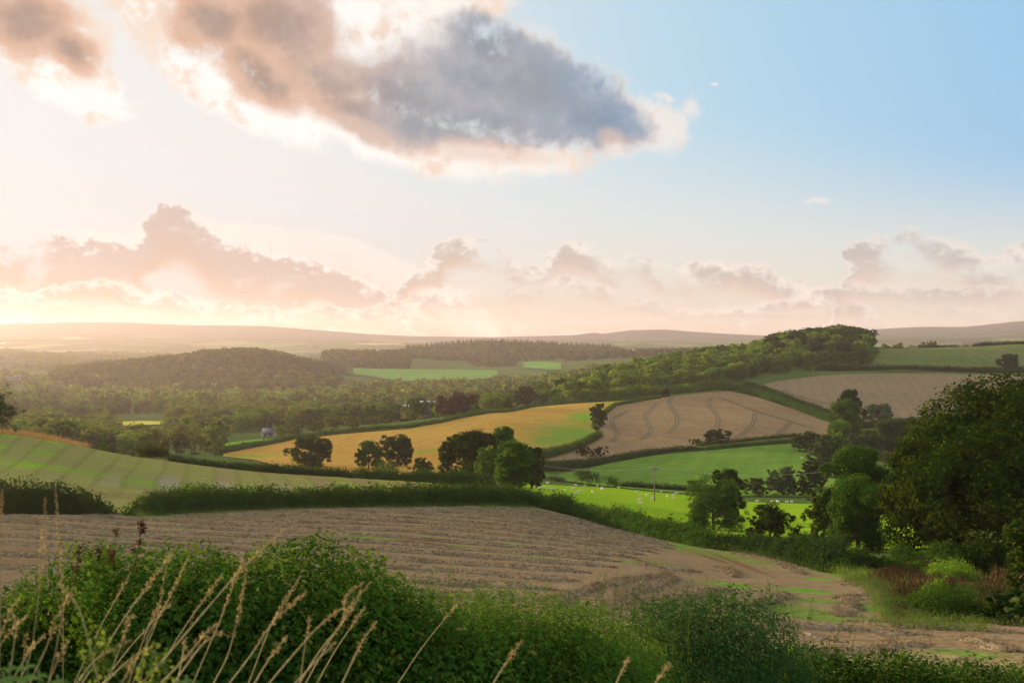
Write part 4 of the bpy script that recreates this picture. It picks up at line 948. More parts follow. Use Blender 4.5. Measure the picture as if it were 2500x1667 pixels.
# ------------------------------------------------------------------ buildings in the valley
M_WALL = plain_mat('white_render', (.22, .22, .22), .08, .5); M_BLUE = plain_mat('blue_sheet_roof', (.16, .23, .32), .1, .4, .7, .15)
M_GREY = plain_mat('grey_sheet_roof', (.20, .22, .24), .1, .4, .7, .15); M_TILE = plain_mat('clay_tile_roof', (.40, .17, .08), .25, 1.5); M_SLATE = plain_mat('slate_roof', (.060, .065, .085), .2, 1.2, .9, .05)
M_WIN = plain_mat('window_glass', (.03, .035, .045), .1, 1, .15, .5)
def building(label, px, d, L, D, wall_h, roof_h, roof, rz=0, name='house', up=0.0, windows=3, wall=None):
    x, y, z = pt(px, d, up)
    t = tag(empty(name, (x, y, z - .4), math.radians(rz)), label, 'building')
    g = Geo(); g.box((-L/2, -D/2, 0), (L/2, D/2, wall_h)); g.add([(-L/2,-D/2,wall_h),(-L/2,D/2,wall_h),(-L/2,0,wall_h+roof_h)], [(0,2,1)]); g.add([(L/2,-D/2,wall_h),(L/2,D/2,wall_h),(L/2,0,wall_h+roof_h)], [(0,1,2)])
    obj('wall', g.mesh('wall', wall or M_WALL), t)
    o, th = .4, .22; g = Geo()
    for s in (-1, 1):
        e = (s*(D/2 + o), wall_h - roof_h*o/(D/2) + .03); r = (0, wall_h + roof_h + .03)
        V = [(-L/2-o, e[0], e[1]), (L/2+o, e[0], e[1]), (L/2+o, r[0], r[1]), (-L/2-o, r[0], r[1])]
        V += [(a, b, c + th) for a, b, c in V]
        g.add(V, [(0,3,2,1),(4,5,6,7),(0,1,5,4),(1,2,6,5),(2,3,7,6),(3,0,4,7)])
    rf = obj('roof', g.mesh('roof', roof), t)
    for k in range(windows):
        xx = -L/2 + L*(k+.5)/windows; g = Geo(); g.box((xx-.55, -D/2-.05, wall_h*.42), (xx+.55, -D/2+.02, wall_h*.42+1.2)); obj('window', g.mesh('window', M_WIN), t)
    if name == 'house':
        g = Geo(); g.box((L/2-1.3, -.35, wall_h+roof_h-.5), (L/2-.5, .35, wall_h+roof_h+1.1)); obj('chimney', g.mesh('chimney', M_TILE), rf)
building('large shed with a pale blue curved roof left of the cedar', 982, 1010, 22, 15, 6.5, 3.0, M_BLUE, 62, 'barn', 1.5, 0, M_GREY)
building('long low pale blue roofed shed right of the cedar', 1051, 1040, 30, 12, 7.5, 2.0, M_BLUE, 4, 'barn', 3, 0, M_GREY)
building('grey-roofed buildings right of the copper beech', 1190, 1020, 11, 8, 5, 2.4, M_GREY, 20, 'house', 2.0, 3)
building('slate-roofed house just left of the orange roof', 1180, 930, 10, 8, 5, 2.6, M_SLATE, 8, 'house', 2.0, 2)
building('house with an orange tiled roof at the top of the golden field', 1207, 900, 14, 9, 4.6, 3.2, M_TILE, -6, 'house', 2.2, 3)
building('small white cottage behind the lit meadow hedge by the dark dome tree', 1037, 800, 7, 6, 5.5, 2.4, M_SLATE, 30, 'house', 1.5, 1)
building('grey slate house with white walls beside the round meadow trees', 656, 700, 7.0, 5.5, 2.6, 2.9, M_SLATE, -4, 'house', .2, 2)
building('distant white building in the orange haze at far left', 36, 1900, 18, 9, 4.5, 2.0, M_SLATE, 0, 'house', 12, 5)
building('pale roof among the trees right of the copper beech', 1230, 985, 5, 5, 4, 1.6, M_SLATE, 35, 'house', 3, 1)

# ------------------------------------------------------------------ power line
M_POLE = plain_mat('weathered_pole', (.12, .105, .09), .3, 3); M_WIRE = plain_mat('bare_wire', (.30, .29, .25), .05, 1, .4, .5); M_POR = plain_mat('porcelain', (.35, .33, .30), .05, 1, .3, .5)
def pole(label, px, d, top):
    x, y, z = pt(px, d); h = (CY - top)/F*d - z
    t = tag(empty('utility_pole', (x, y, z), math.radians(-8)), label, 'pole')
    g = Geo(); g.tube([(0,0,-.5),(0,0,h*.5),(0,0,h)], [.17,.15,.12], 8); obj('post', g.mesh('post', M_POLE, True), t)
    g = Geo(); g.box((-1.05,-.07,h-.32),(1.05,.07,h-.16)); g.tube([(-.6,0,h-.3),(0,.13,h-1.0)], [.03,.03], 5); g.tube([(.6,0,h-.3),(0,.13,h-1.0)], [.03,.03], 5); obj('crossarm', g.mesh('crossarm', M_POLE), t)
    for s in (-.98, .98):
        g = Geo(); g.tube([(s,0,h-.16),(s,0,h-.05),(s,0,h+.02),(s,0,h+.12)], [.03,.08,.08,.05], 7); obj('insulator', g.mesh('insulator', M_POR, True), t)
    c, s_ = math.cos(math.radians(-8)), math.sin(math.radians(-8))
    return [np.array([x + k*c, y + k*s_, z + h + .12]) for k in (-.98, .98)]
PA = pole('single wooden electricity pole standing in the sheep pasture', 1598, 302, 1141)
PB = pole('electricity pole hidden among the crowns of the big clump', 1218, 322, 1112)
PC = pole('electricity pole hidden behind the dark green tall tree', 2100, 296, 1142)
PD = pole('electricity pole hidden behind the great dark tree', 2440, 280, 1150)
def wire(a, b, sag, label):
    g = Geo(); t = np.linspace(0, 1, 30)
    P = [a*(1-u) + b*u - np.array([0, 0, 4*sag*u*(1-u)]) for u in t]
    g.tube(P, [.022]*30, 4); tag(obj('power_line', g.mesh('power_line', M_WIRE, True)), label, 'wire', 'wires of the power line')
wire(PB[0], PA[0], 2.3, 'left wire sagging from the pasture pole to the big clump'); wire(PB[1], PA[1], 2.25, 'second wire from the pasture pole to the big clump')
wire(PA[0], PC[0], 2.1, 'wire sagging from the pasture pole behind the ash tree'); wire(PA[1], PC[1], 2.0, 'second wire from the pasture pole behind the ash tree')
wire(PC[0], PD[0], 1.5, 'wire running behind the great dark tree'); wire(PC[1], PD[1], 1.45, 'second wire running behind the great dark tree')

# ------------------------------------------------------------------ sheep: one grown skin each
M_WOOL = plain_mat('wool', (.55, .50, .42), .12, 8.0, .95, .05)
def sheep_mesh(graze):
    vs, es, rs = [], [], []
    def chain(pts, rad, root=None):
        prev = root
        for p, r in zip(pts, rad):
            vs.append(p); rs.append(r); k = len(vs) - 1
            if prev is not None: es.append((prev, k))
            prev = k
        return prev
    chain([(0,-.42,.62),(0,-.2,.64),(0,.05,.63),(0,.3,.63)], [.20,.25,.26,.22])
    hd = [(0,.48,.66),(0,.60,.46),(0,.68,.24),(0,.74,.10)] if graze else [(0,.46,.78),(0,.56,.92),(0,.70,.90),(0,.80,.84)]
    chain(hd, [.14,.10,.095,.055], 3)
    h = len(vs) - 2
    for s in (-1, 1):
        chain([(s*.13,.30,.40),(s*.13,.31,.22),(s*.13,.29,.03)], [.085,.05,.04], 3)
        chain([(s*.13,-.36,.42),(s*.13,-.42,.24),(s*.13,-.38,.03)], [.10,.05,.04], 0)
        chain([tuple(np.array(vs[h]) + np.array([s*.14, -.04, .06]))], [.03], h)
    chain([(0,-.58,.55),(0,-.62,.38)], [.05,.035], 0)
    me = bpy.data.meshes.new('sheep_frame'); me.from_pydata(vs, es, [])
    o = obj('sheep_frame', me); o.modifiers.new('skin', 'SKIN')
    for i, v in enumerate(me.skin_vertices[0].data): v.radius = (rs[i], rs[i]); v.use_root = (i == 1)
    s = o.modifiers.new('sub', 'SUBSURF'); s.levels = s.render_levels = 1
    dg = bpy.context.evaluated_depsgraph_get(); dg.update()
    m2 = bpy.data.meshes.new_from_object(o.evaluated_get(dg)); bpy.data.objects.remove(o)
    m2.materials.clear(); m2.materials.append(M_WOOL); m2.polygons.foreach_set('use_smooth', np.ones(len(m2.polygons), bool))
    return m2
SH = [sheep_mesh(True), sheep_mesh(False)]
def r1(a, b): return (1300 + a/5.6, 1120 + b/5.6)
def r2_(a, b): return (1700 + a/5.6, 1120 + b/5.6)
FL = [r1(*p) for p in ((205,362),(590,385),(715,390),(885,398),(948,422),(950,442),(1180,420),(80,442),(150,424),(238,448),(288,456),(448,455),(558,438),(634,472),(662,476),(818,480),(582,520),(1430,475),(1478,524),(1565,520),(1640,572),(1460,602),(1485,640),(1760,478),(1840,542),(1925,518),(1930,558),(1972,494),(2185,600))] + \
     [r2_(*p) for p in ((830,608),(1035,608),(1100,612),(1124,612),(1238,617),(1302,617),(600,690))]
rs = np.random.default_rng(12)
SPEC = {16: 'large woolly sheep standing nearest the hedge left of the pole', 21: 'upper one of two touching sheep left of the pole foot', 22: 'lower one of two touching sheep left of the pole foot, facing the hedge', 20: 'sheep grazing at the foot of the electricity pole', 15: 'lone sheep between the large sheep and the pole', 0: 'sheep at the far edge below the grey low scrub', 6: 'sheep before the round green bush'}
for i, (px, py) in enumerate(FL):
    d = inv(px, py, 205, 400)
    o = obj('sheep', SH[int(rs.integers(2)) if i != 20 else 0], None, pt(px, d, .12 + d*.0006))
    k = rs.uniform(.68, .85) * (1.25 if i in (16, 21) else 1.0); o.scale = (k, k, k); o.rotation_euler = (0, 0, rs.choice([1.57, -1.57, .6, 2.6, -2.2, -.8]) + rs.normal()*.3)
    if i in SPEC: lab, gr = SPEC[i], 'flock of sheep on the bright pasture'
    elif i >= 29: lab, gr = 'white sheep in the row before the thorn trees, right of the ash tree', 'sheep right of the ash tree'
    elif px < 1480: lab, gr = 'small white sheep grazing before the dark thicket', 'sheep before the thicket'
    else: lab, gr = 'small white sheep between the pole and the ash tree', 'sheep near the pole'
    tag(o, lab, 'sheep', gr)
for (px, py, lab) in ((1957, 1122, 'lone white sheep on the upper green pasture'), (2258, 1084, 'left sheep in the pasture corner by the great tree'), (2267, 1084, 'right sheep in the pasture corner by the great tree')):
    d = inv(px, py, 480, 760); o = obj('sheep', SH[0], None, pt(px, d, .2 + d*.0006)); o.scale = (.9,)*3; o.rotation_euler = (0, 0, 1.5); tag(o, lab, 'sheep', 'sheep far up the slope')
# ------------------------------------------------------------------ foreground hedge, a few metres below the camera
def near_path(rows, up=.95):
    out = []
    for px, d, top in rows:
        x, y = (px - CX)/F*d, d
        out.append((x, y, up*((CY - top)/F*d - float(H(x, y)))))
    return out

def shoots(rng, path, n, hgt, leaf, asp, width, lean=.18, down=.5, step=.035, stem=.0035, droop=.0):
    """upright leafy stems standing out of a hedge top: V, Q"""
    R, s = resample(path, .1); L = s[-1]; Vs, Qs, k = [], [], 0
    for _ in range(n):
        sp = rng.uniform(0, L); x, y, h = [np.interp(sp, s, R[:, q]) for q in range(3)]
        x += rng.normal()*width*.28; y += rng.normal()*width*.28
        z0 = float(H(x, y)) + h*rng.uniform(.7, .95) ; ln = hgt*rng.uniform(.45, 1.2)
        d = unit(np.array([rng.normal()*lean, rng.normal()*lean, 1.0])); bend = rng.normal(size=3)*.12
        p0 = np.array([x, y, z0 - down*ln])
        t = np.linspace(0, 1, 6); C = p0 + d*(t*ln*(1+down))[:, None] + bend*(t**2*ln)[:, None]
        for a in range(5):
            w = stem*(1.2 - t[a]); side = np.array([w, 0, 0]); si2 = np.array([0, w, 0])
            Vs.append(np.array([C[a]-side, C[a]+side, C[a+1]+side*.8, C[a+1]-side*.8])); Qs.append(np.arange(4)[None]+k); k += 4
            Vs.append(np.array([C[a]-si2, C[a]+si2, C[a+1]+si2*.8, C[a+1]-si2*.8])); Qs.append(np.arange(4)[None]+k); k += 4
        m = max(6, int(ln*(1+down)/step)); u = np.sort(rng.uniform(.1, 1, m))
        P = np.column_stack([np.interp(u, t, C[:, q]) for q in range(3)])
        a = rng.uniform(0, 6.28, m); od = np.column_stack([np.cos(a), np.sin(a), rng.uniform(.2, .9, m) - droop]); od = unit(od)
        sz = leaf*rng.uniform(.6, 1.25, m)*(1.15 - .55*u)
        nn = np.cross(od, np.column_stack([-np.sin(a), np.cos(a), np.zeros(m)]))
        V, Q = cards(rng, P + od*sz[:, None]*.5, nn, sz, asp, od, .06)
        Vs.append(V); Qs.append(Q + k); k += len(V)
    return np.concatenate(Vs), np.concatenate(Qs)

def near_hedge(label, rows, width, leaf, dens, mat, name='hedge', cat='hedge', asp=.62, sh=None, seed=0, **kw):
    rng = np.random.default_rng(500 + seed); path = near_path(rows, {3: .93, 5: 1.1, 6: 1.0}.get(seed, .95)); kw.setdefault('ends', False)
    V, Q = hedge_geo(rng, path, width, leaf, dens, asp=asp, **kw)
    if sh:
        for (n, hg, lf, a2) in sh:
            V2, Q2 = shoots(rng, path, n, hg, lf, a2, width); Q = np.concatenate([Q, Q2 + len(V)]); V = np.concatenate([V, V2])
    return tag(obj(name, mesh(name, V, Q, LEAF[mat])), label, cat)

near_hedge('thin low bramble hedge at the lower left corner', [(-500,9.6,1450),(-150,9.8,1436),(0,10,1428),(120,10.1,1430),(235,10.2,1400),(300,10.2,1375)], 1.7, .040, 2900, 'near', lump=.28, lumpf=1.3, clump=5, sh=[(120,.24,.05,.5), (40,.3,.07,.5)], seed=1)
near_hedge('tall bramble and hawthorn hedge in the left foreground', [(235,9.5,1405),(300,9.4,1358),(360,9.4,1352),(430,9.5,1336),(560,9.7,1348),(650,9.8,1352),(760,10,1362),(850,10.3,1388),(920,10.5,1405)], 1.9, .044, 3300, 'near', lump=.16, lumpf=1.6, clump=5, sh=[(150,.26,.055,.5), (70,.34,.075,.55)], seed=2)
near_hedge('feathery willowherb growing along the middle of the near hedge', [(850,10.6,1402),(950,10.8,1424),(1040,11,1428),(1150,11.4,1432),(1250,11.8,1446),(1330,12.2,1458),(1400,12.8,1488),(1460,13.5,1532),(1515,14.2,1585)], 1.9, .046, 1900, 'herb', 'willowherb', 'plant', .3, lump=.16, lumpf=1.3, clump=5, upright=.55, sh=[(330,.42,.075,.17)], seed=3)
near_hedge('dark underwood below the willowherb in the near hedge', [(800,9.8,1480),(950,10.0,1492),(1150,10.5,1508),(1300,11.0,1530),(1420,11.8,1560),(1520,12.6,1610)], 1.5, .048, 1900, 'near', 'hedge', 'hedge', .55, lump=.2, lumpf=1.3, clump=5, seed=4)
near_hedge('rounded willow bush at the right end of the near hedge', [(1540,14.6,1548),(1580,14.6,1505),(1640,14.7,1482),(1720,14.8,1478),(1775,15,1486),(1825,15.2,1525),(1866,15.4,1585)], 2.3, .066, 1700, 'willow', 'bush', 'bush', .27, lump=.16, lumpf=1.2, clump=6, upright=.5, sh=[(210,.30,.085,.2)], seed=5)
near_hedge('clipped low hedge along the lower right edge', [(1820,16.5,1622),(1900,17,1632),(1960,17.2,1626),(2040,17.4,1642),(2120,17.6,1636),(2200,17.8,1608),(2270,18,1606),(2340,18.2,1622),(2400,18.4,1650),(2470,18.6,1644),(2560,19,1640),(2800,19.5,1640)], 1.9, .058, 1500, 'near', lump=.14, lumpf=.8, clump=6, sh=[(190,.2,.06,.5)], seed=6)

# dead dock stems standing in the hedge
M_DOCK = plain_mat('dock_stem', (.14, .06, .032), .3, 20)
def dock(label, px, top, base, d, n, seed):
    rng = np.random.default_rng(seed); A, B = ray(px[0], base, d), ray(px[1], top, d); L = np.linalg.norm(B - A)
    t = tag(empty('dock_plant', A), label, 'plant', 'dead dock stems in the near hedge')
    g = Geo(); g.tube([np.zeros(3), (B-A)*.5 + np.array([.01, 0, 0]), B-A], [.006, .005, .002], 5); S = []
    for i in range(n):
        u = rng.uniform(.35, .95); p = (B-A)*u; a = rng.uniform(0, 6.28); q = p + np.array([math.cos(a)*.75, math.sin(a)*.75, 1.0])*L*.24*rng.uniform(.4, 1.1)*(1.2-u)
        g.tube([p, (p+q)/2 + np.array([0, 0, -.01]), q], [.003, .0025, .0015], 4)
        k = int(rng.integers(14, 30)); w = rng.uniform(.2, 1.05, k); S.append(p + (q-p)*w[:, None] + rng.normal(size=(k, 3))*.012)
    obj('stalk', g.mesh('stalk', M_DOCK, True), t)
    S = np.concatenate(S); V, Q = cards(rng, S, rng.normal(size=S.shape), .017*rng.uniform(.6, 1.4, len(S)), .9); obj('seed_head', mesh('seed_head', V, Q, LEAF['dock']), t)
dock('tallest brown dock stem above the hedge at left', (312, 350), 1268, 1440, 9.0, 10, 1)
dock('leaning brown dock stem left of the tallest one', (264, 284), 1292, 1450, 9.1, 9, 2)
dock('low dark dock stem at the left end of the hedge', (178, 192), 1330, 1460, 9.2, 8, 3)
dock('thin bare dock stem between the two low ones', (232, 246), 1340, 1450, 9.3, 6, 4)

# grass stems right in front of the camera: every stem a thing of its own
M_STEM = plain_mat('dry_stem', (.30, .225, .095), .25, 30, .7); M_SEED = leaf_mat('grass_seed', (.22, .155, .07), (.36, .265, .13), (.46, .32, .13), .35, 20)
def r4(a, b): return (a/2.8, 1107 + b/2.8)
def r5(a, b): return (800 + a/2.8, 1107 + b/2.8)
STEMS = [  # points from low to high, depth, length of the seed head as a share, label
 ([r4(120,1568), r4(200,1400), r4(275,830), r4(312,300)], 2.1, .50, 'tallest upright grass stem at the left, head against the striped field'),
 ([r4(430,1568), r4(432,1100), r4(400,560), r4(378,200)], 2.9, .55, 'faint straight grass stem right of the tallest one'),
 ([r4(5,900), r4(10,600), r4(16,240)], 2.8, .5, 'faint grass stem at the left edge beside the dark hedge'),
 ([r4(560,1568), r4(660,1420), r4(880,1080), r4(1050,850), r4(1190,670)], 2.0, .42, 'grass stem leaning right across the bramble hedge, left one of the long pair'),
 ([r4(960,1568), r4(1010,1250), r4(1060,1160), r4(1160,980), r4(1290,700)], 2.3, .5, 'thin-headed grass stem just right of the leaning pair'),
 ([r4(1010,1300), r4(1085,1100), r4(1110,920), r4(1140,760)], 2.9, .55, 'soft blurred grass stem behind the leaning stem'),
 ([r4(970,1568), r4(1150,1370), r4(1500,960), r4(1640,800), r4(1825,630), r4(1950,510)], 1.8, .38, 'longest grass stem slanting far right over the hedge'),
 ([r4(1320,1568), r4(1540,1050), r4(1610,850), r4(1665,700)], 2.6, .5, 'fuzzy grass stem crossing the longest stem'),
 ([r4(1460,1568), r4(1560,1370), r4(1640,1050), r4(1690,780)], 2.2, .62, 'narrow knotted grass stem right of the longest stem'),
 ([r4(1080,1590), r4(1290,1370), r4(1420,1215), r4(1510,1150)], 1.7, .75, 'thick drooping seed head in the middle of the stems'),
 ([r4(1250,1480), r4(1400,1290), r4(1500,1225), r4(1570,1250)], 1.8, .6, 'grass tip curling over to the right'),
 ([r4(1560,1580), r4(1720,1370), r4(1860,1160), r4(2100,940)], 1.9, .68, 'heavy golden seed head left of the last long pair'),
 ([r4(1700,1568), r4(1860,1160), r4(1950,1000), r4(2060,830)], 2.5, .5, 'faint grass stem behind the heavy golden head'),
 ([r4(1830,1580), r4(2000,1380), r4(2200,1160), r4(2352,1040), r5(120,985), r5(250,880)], 1.9, .52, 'left one of the two long stems ending over the willowherb'),
 ([r4(2040,1580), r4(2200,1330), r4(2352,1140), r5(110,1100), r5(300,870)], 1.9, .55, 'right one of the two long stems ending over the willowherb'),
 ([r4(1990,1600), r4(2120,1460), r4(2290,1290)], 1.8, .6, 'short grass head under the two long stems'),
 ([r4(1740,1568), r4(1830,1420), r4(1965,1240)], 1.8, .6, 'short knotted grass head in the lower middle of the stems'),
 ([r4(820,1590), r4(880,1480), r4(930,1400)], 1.7, .8, 'stubby grass head low among the stems'),
 ([r4(770,1460), r4(830,1300), r4(885,1130), r4(920,1100)], 2.0, .7, 'grass head with a side tuft beside the leaning stem'),
 ([r4(1240,1420), r4(1255,1340), r4(1268,1260)], 2.2, .7, 'tiny upright grass head between the long stems'),
 ([r4(540,1550), r4(640,1420), r4(900,1270)], 1.8, .6, 'loose grass head lying right across the nettles'),
 ([r4(720,1560), r4(900,1400), r4(1050,1320)], 1.7, .7, 'arching grass head low left of the drooping head'),
 ([r4(640,1420), r4(540,1060), r4(480,970), r4(400,890)], 1.7, .35, 'bent grass stem hooking over to the left'),
 ([r4(330,1568), r4(400,1250), r4(440,1040), r4(510,900)], 1.9, .55, 'grass stem forking up beside the bent stem'),
 ([r4(235,1500), r4(330,1290), r4(390,1110), r4(450,1000)], 1.9, .6, 'grass head leaning right at the far left cluster'),
 ([r4(80,1420), r4(110,1200), r4(90,1090)], 1.9, .6, 'blurred upright grass tuft at the left edge'),
 ([r4(-60,1400), r4(10,1230), r4(60,1100), r4(130,980)], 2.0, .65, 'seed head slanting in from the left edge, upper one'),
 ([r4(-70,1500), r4(20,1280), r4(90,1200), r4(190,1100)], 1.9, .55, 'seed head slanting in from the left edge, lower one'),
 ([r4(330,1568), r4(390,1420), r4(470,1270)], 1.8, .7, 'short grass head above the nettles'),
 ([r4(100,1520), r4(190,1370), r4(310,1230)], 1.8, .6, 'thin green grass stem above the leftmost nettles'),
 ([r5(90,1590), r5(170,1420), r5(240,1280), r5(340,1140)], 2.0, .62, 'single grass stem before the dark underwood'),
 ([r5(1120,1590), r5(1200,1460), r5(1330,1275)], 1.9, .6, 'lone grass head at the bottom centre'),
 ([r5(1960,1600), r5(2010,1490), r5(2065,1385)], 2.0, .6, 'lone grass head below the willow bush'),
 ([r5(2220,1600), r5(2280,1510), r5(2345,1430)], 1.7, .7, 'last loose grass head at the right of the stems'),
]
def grass(label, pts, d, head, seed):
    rng = np.random.default_rng(seed)
    P = np.array([ray(a, b, d + .02*i) for i, (a, b) in enumerate(pts)])
    t = np.linspace(0, 1, len(P)); u = np.linspace(0, 1, 26)
    C = np.column_stack([pchip(t, P[:, q], u) for q in range(3)])
    # carry the stem down to the bank it grows from
    lo = C[0]; dirn = unit(C[0] - C[2]); gz = float(H(lo[0], lo[1]))
    down = []
    p = lo.copy(); st = .08
    while p[2] > gz - .03 and len(down) < 40:
        dirn = unit(dirn*.92 + np.array([0, 0, -1])*.08); p = p + dirn*st; down.append(p.copy())
    C = np.concatenate([np.array(down[::-1]).reshape(-1, 3), C]) if down else C
    root = C[0].copy()
    o = tag(empty('grass_stem', root), label, 'grass stem', 'dry grass stems in front of the hedge')
    n = len(C); rad = np.interp(np.arange(n), [0, n-1], [.0014, .0006])
    g = Geo(); g.tube(C - root, rad, 5); obj('stalk', g.mesh('stalk', M_STEM, True), o)
    up = C[len(down):] if down else C
    seg = np.concatenate([[0], np.cumsum(np.linalg.norm(np.diff(up, axis=0), axis=1))]); L = seg[-1]
    m = int(L*head/.0013); w = np.sort(rng.uniform(L*(1-head), L*.995, m)); keep = rng.random(m) < .55 + .45*np.sin(w*60 + seed)**2
    w = w[keep]; m = len(w)
    B = np.column_stack([np.interp(w, seg, up[:, q]) for q in range(3)])
    tg = unit(np.column_stack([np.interp(w, seg, np.gradient(up[:, q])) for q in range(3)]))
    sd = unit(np.cross(tg, rng.normal(size=(m, 3)))); od = unit(tg*.9 + sd*.55)
    prof = np.sin(np.clip((w/L - (1-head))/head, 0, 1)*math.pi)**.5*.8 + .2
    sz = .0056*prof*rng.uniform(.7, 1.3, m)
    nn = np.cross(od, sd) + rng.normal(size=(m, 3))*.6
    V, Q = cards(rng, B + od*sz[:, None]*.45 + sd*(.0012 + .002*prof[:, None]), nn, sz, .45, od, .2)
    obj('seed_head', mesh('seed_head', V - root, Q, M_SEED), o)
for i, (p, d, hd, lab) in enumerate(STEMS): grass(lab, p, d, hd, 300 + i)

rg = np.random.default_rng(77)
for i in range(9):
    bx0 = rg.uniform(-40, 980); tpx = bx0 + rg.uniform(10, 230); tpy = rg.uniform(1440, 1600) if bx0 > 500 else rg.uniform(1380, 1580)
    grass('thin short grass stem lost among the taller seed heads', [(bx0, 1690), ((bx0*.55 + tpx*.45), (1690*.5 + tpy*.5)), (tpx, tpy)], rg.uniform(2.0, 3.0), rg.uniform(.25, .45), 400 + i)
# nettles and mint at the lower left corner
LEAF['nettle'] = leaf_mat('nettle_leaves', (.06, .13, .03), (.13, .22, .06), (.30, .42, .10), .4, 12)
M_NST = plain_mat('green_stem', (.12, .15, .05), .2, 20)
def nettle(label, px, top, d, seed, flower=False, lh=.030):
    rng = np.random.default_rng(seed); B = ray(px, top, d); A = np.array([B[0] + .02, B[1], float(H(B[0], B[1]))]); L = B[2] - A[2]
    o = tag(empty('nettle_plant', A), label, 'plant', 'leafy plants at the lower left corner')
    g = Geo(); g.tube([np.zeros(3), (B-A)*.6, B-A], [.004, .003, .0015], 5); obj('stem', g.mesh('stem', M_NST, True), o)
    V0, Q0, k = [], [], 0
    zz = L - .012
    i = 0
    while zz > max(.2, L - .45):
        s = lh*min(1.6, .45 + i*.22)
        for q in range(4 if i < 2 else 2):
            a = i*1.57 + q*(1.57 if i < 2 else 3.14) + rng.normal()*.25; od = np.array([math.cos(a), math.sin(a), -.15 + .5*(i < 2)]); sd = np.array([-math.sin(a), math.cos(a), 0]); nn = np.cross(od, sd)
            p = (B-A)*(zz/L)
            tip, w = p + od*s*1.3 - np.array([0, 0, s*.35]), s*.34
            m1, m2 = p + od*s*.4 + np.array([0, 0, .1*s]), p + od*s*.85
            V = [p, m1 + sd*w + nn*.15*w, m2 + sd*w*.8, tip, m2 - sd*w*.8, m1 - sd*w + nn*.15*w, m1, m2]
            V0 += V; Q0 += [(k, k+1, k+6), (k, k+6, k+5), (k+1, k+2, k+7, k+6), (k+6, k+7, k+4, k+5), (k+2, k+3, k+7), (k+7, k+3, k+4)]; k += 8
        zz -= .018 + .012*min(i, 3); i += 1
    obj('leaves', mesh('leaves', np.array(V0), Q0, LEAF['nettle']), o)
    if flower:
        S = (B-A) + rng.normal(size=(160, 3))*np.array([.012, .012, .022]) - np.array([0, 0, .035]); V, Q = cards(rng, S, rng.normal(size=S.shape), .011*rng.uniform(.6, 1.3, 160), .8); obj('flower_head', mesh('flower_head', V, Q, LEAF['verge']), o)
for i, (px, top, d, fl, lab) in enumerate([(24,1616,1.55,False,'leftmost leafy nettle at the lower left corner'), (66,1612,1.6,False,'second nettle from the lower left corner'), (94,1634,1.55,False,'bright small nettle, third from the lower left corner'), (140,1648,1.5,False,'low nettle right of the bright small one'),
        (236,1550,1.9,True,'leafy plant with a fluffy flower head among the grass stems'), (378,1585,1.9,True,'bushy plant with drooping flower head left of the drooping grass'), (455,1648,1.6,False,'small nettle tip at the bottom under the grass heads'), (8,1640,1.5,False,'nettle cut by the lower left corner')]):
    nettle(lab, px, top, d, 700+i, fl)

# ------------------------------------------------------------------ haze: one closed box of even air round the whole scene
bx = Geo(); bx.box((-9500, -70, -180), (9500, 9900, 172))
m, t, out = new_mat('haze_air')
pv = t.n('ShaderNodeVolumePrincipled', {'Color': (.92, .78, .80), 'Density': 0.44e-4, 'Anisotropy': .52})
t.nt.links.new(pv.outputs[0], out.inputs['Volume'])
tag(obj('haze', bx.mesh('haze', m)), 'thin evening haze filling the valley', None, None, 'stuff')

# ------------------------------------------------------------------ sun, sky, clouds
EXPO = 1.45
sun = bpy.data.lights.new('sun', 'SUN'); sun.energy = 5.0; sun.angle = math.radians(.5); sun.color = (1.0, .77, .48)
so = bpy.data.objects.new('sun', sun); COL.objects.link(so)
a, e = math.radians(SUN_AZ), math.radians(SUN_EL)
sd = Vector((math.sin(a)*math.cos(e), math.cos(a)*math.cos(e), math.sin(e)))
so.rotation_euler = sd.to_track_quat('Z', 'Y').to_euler(); so.location = (-300, 200, 300)

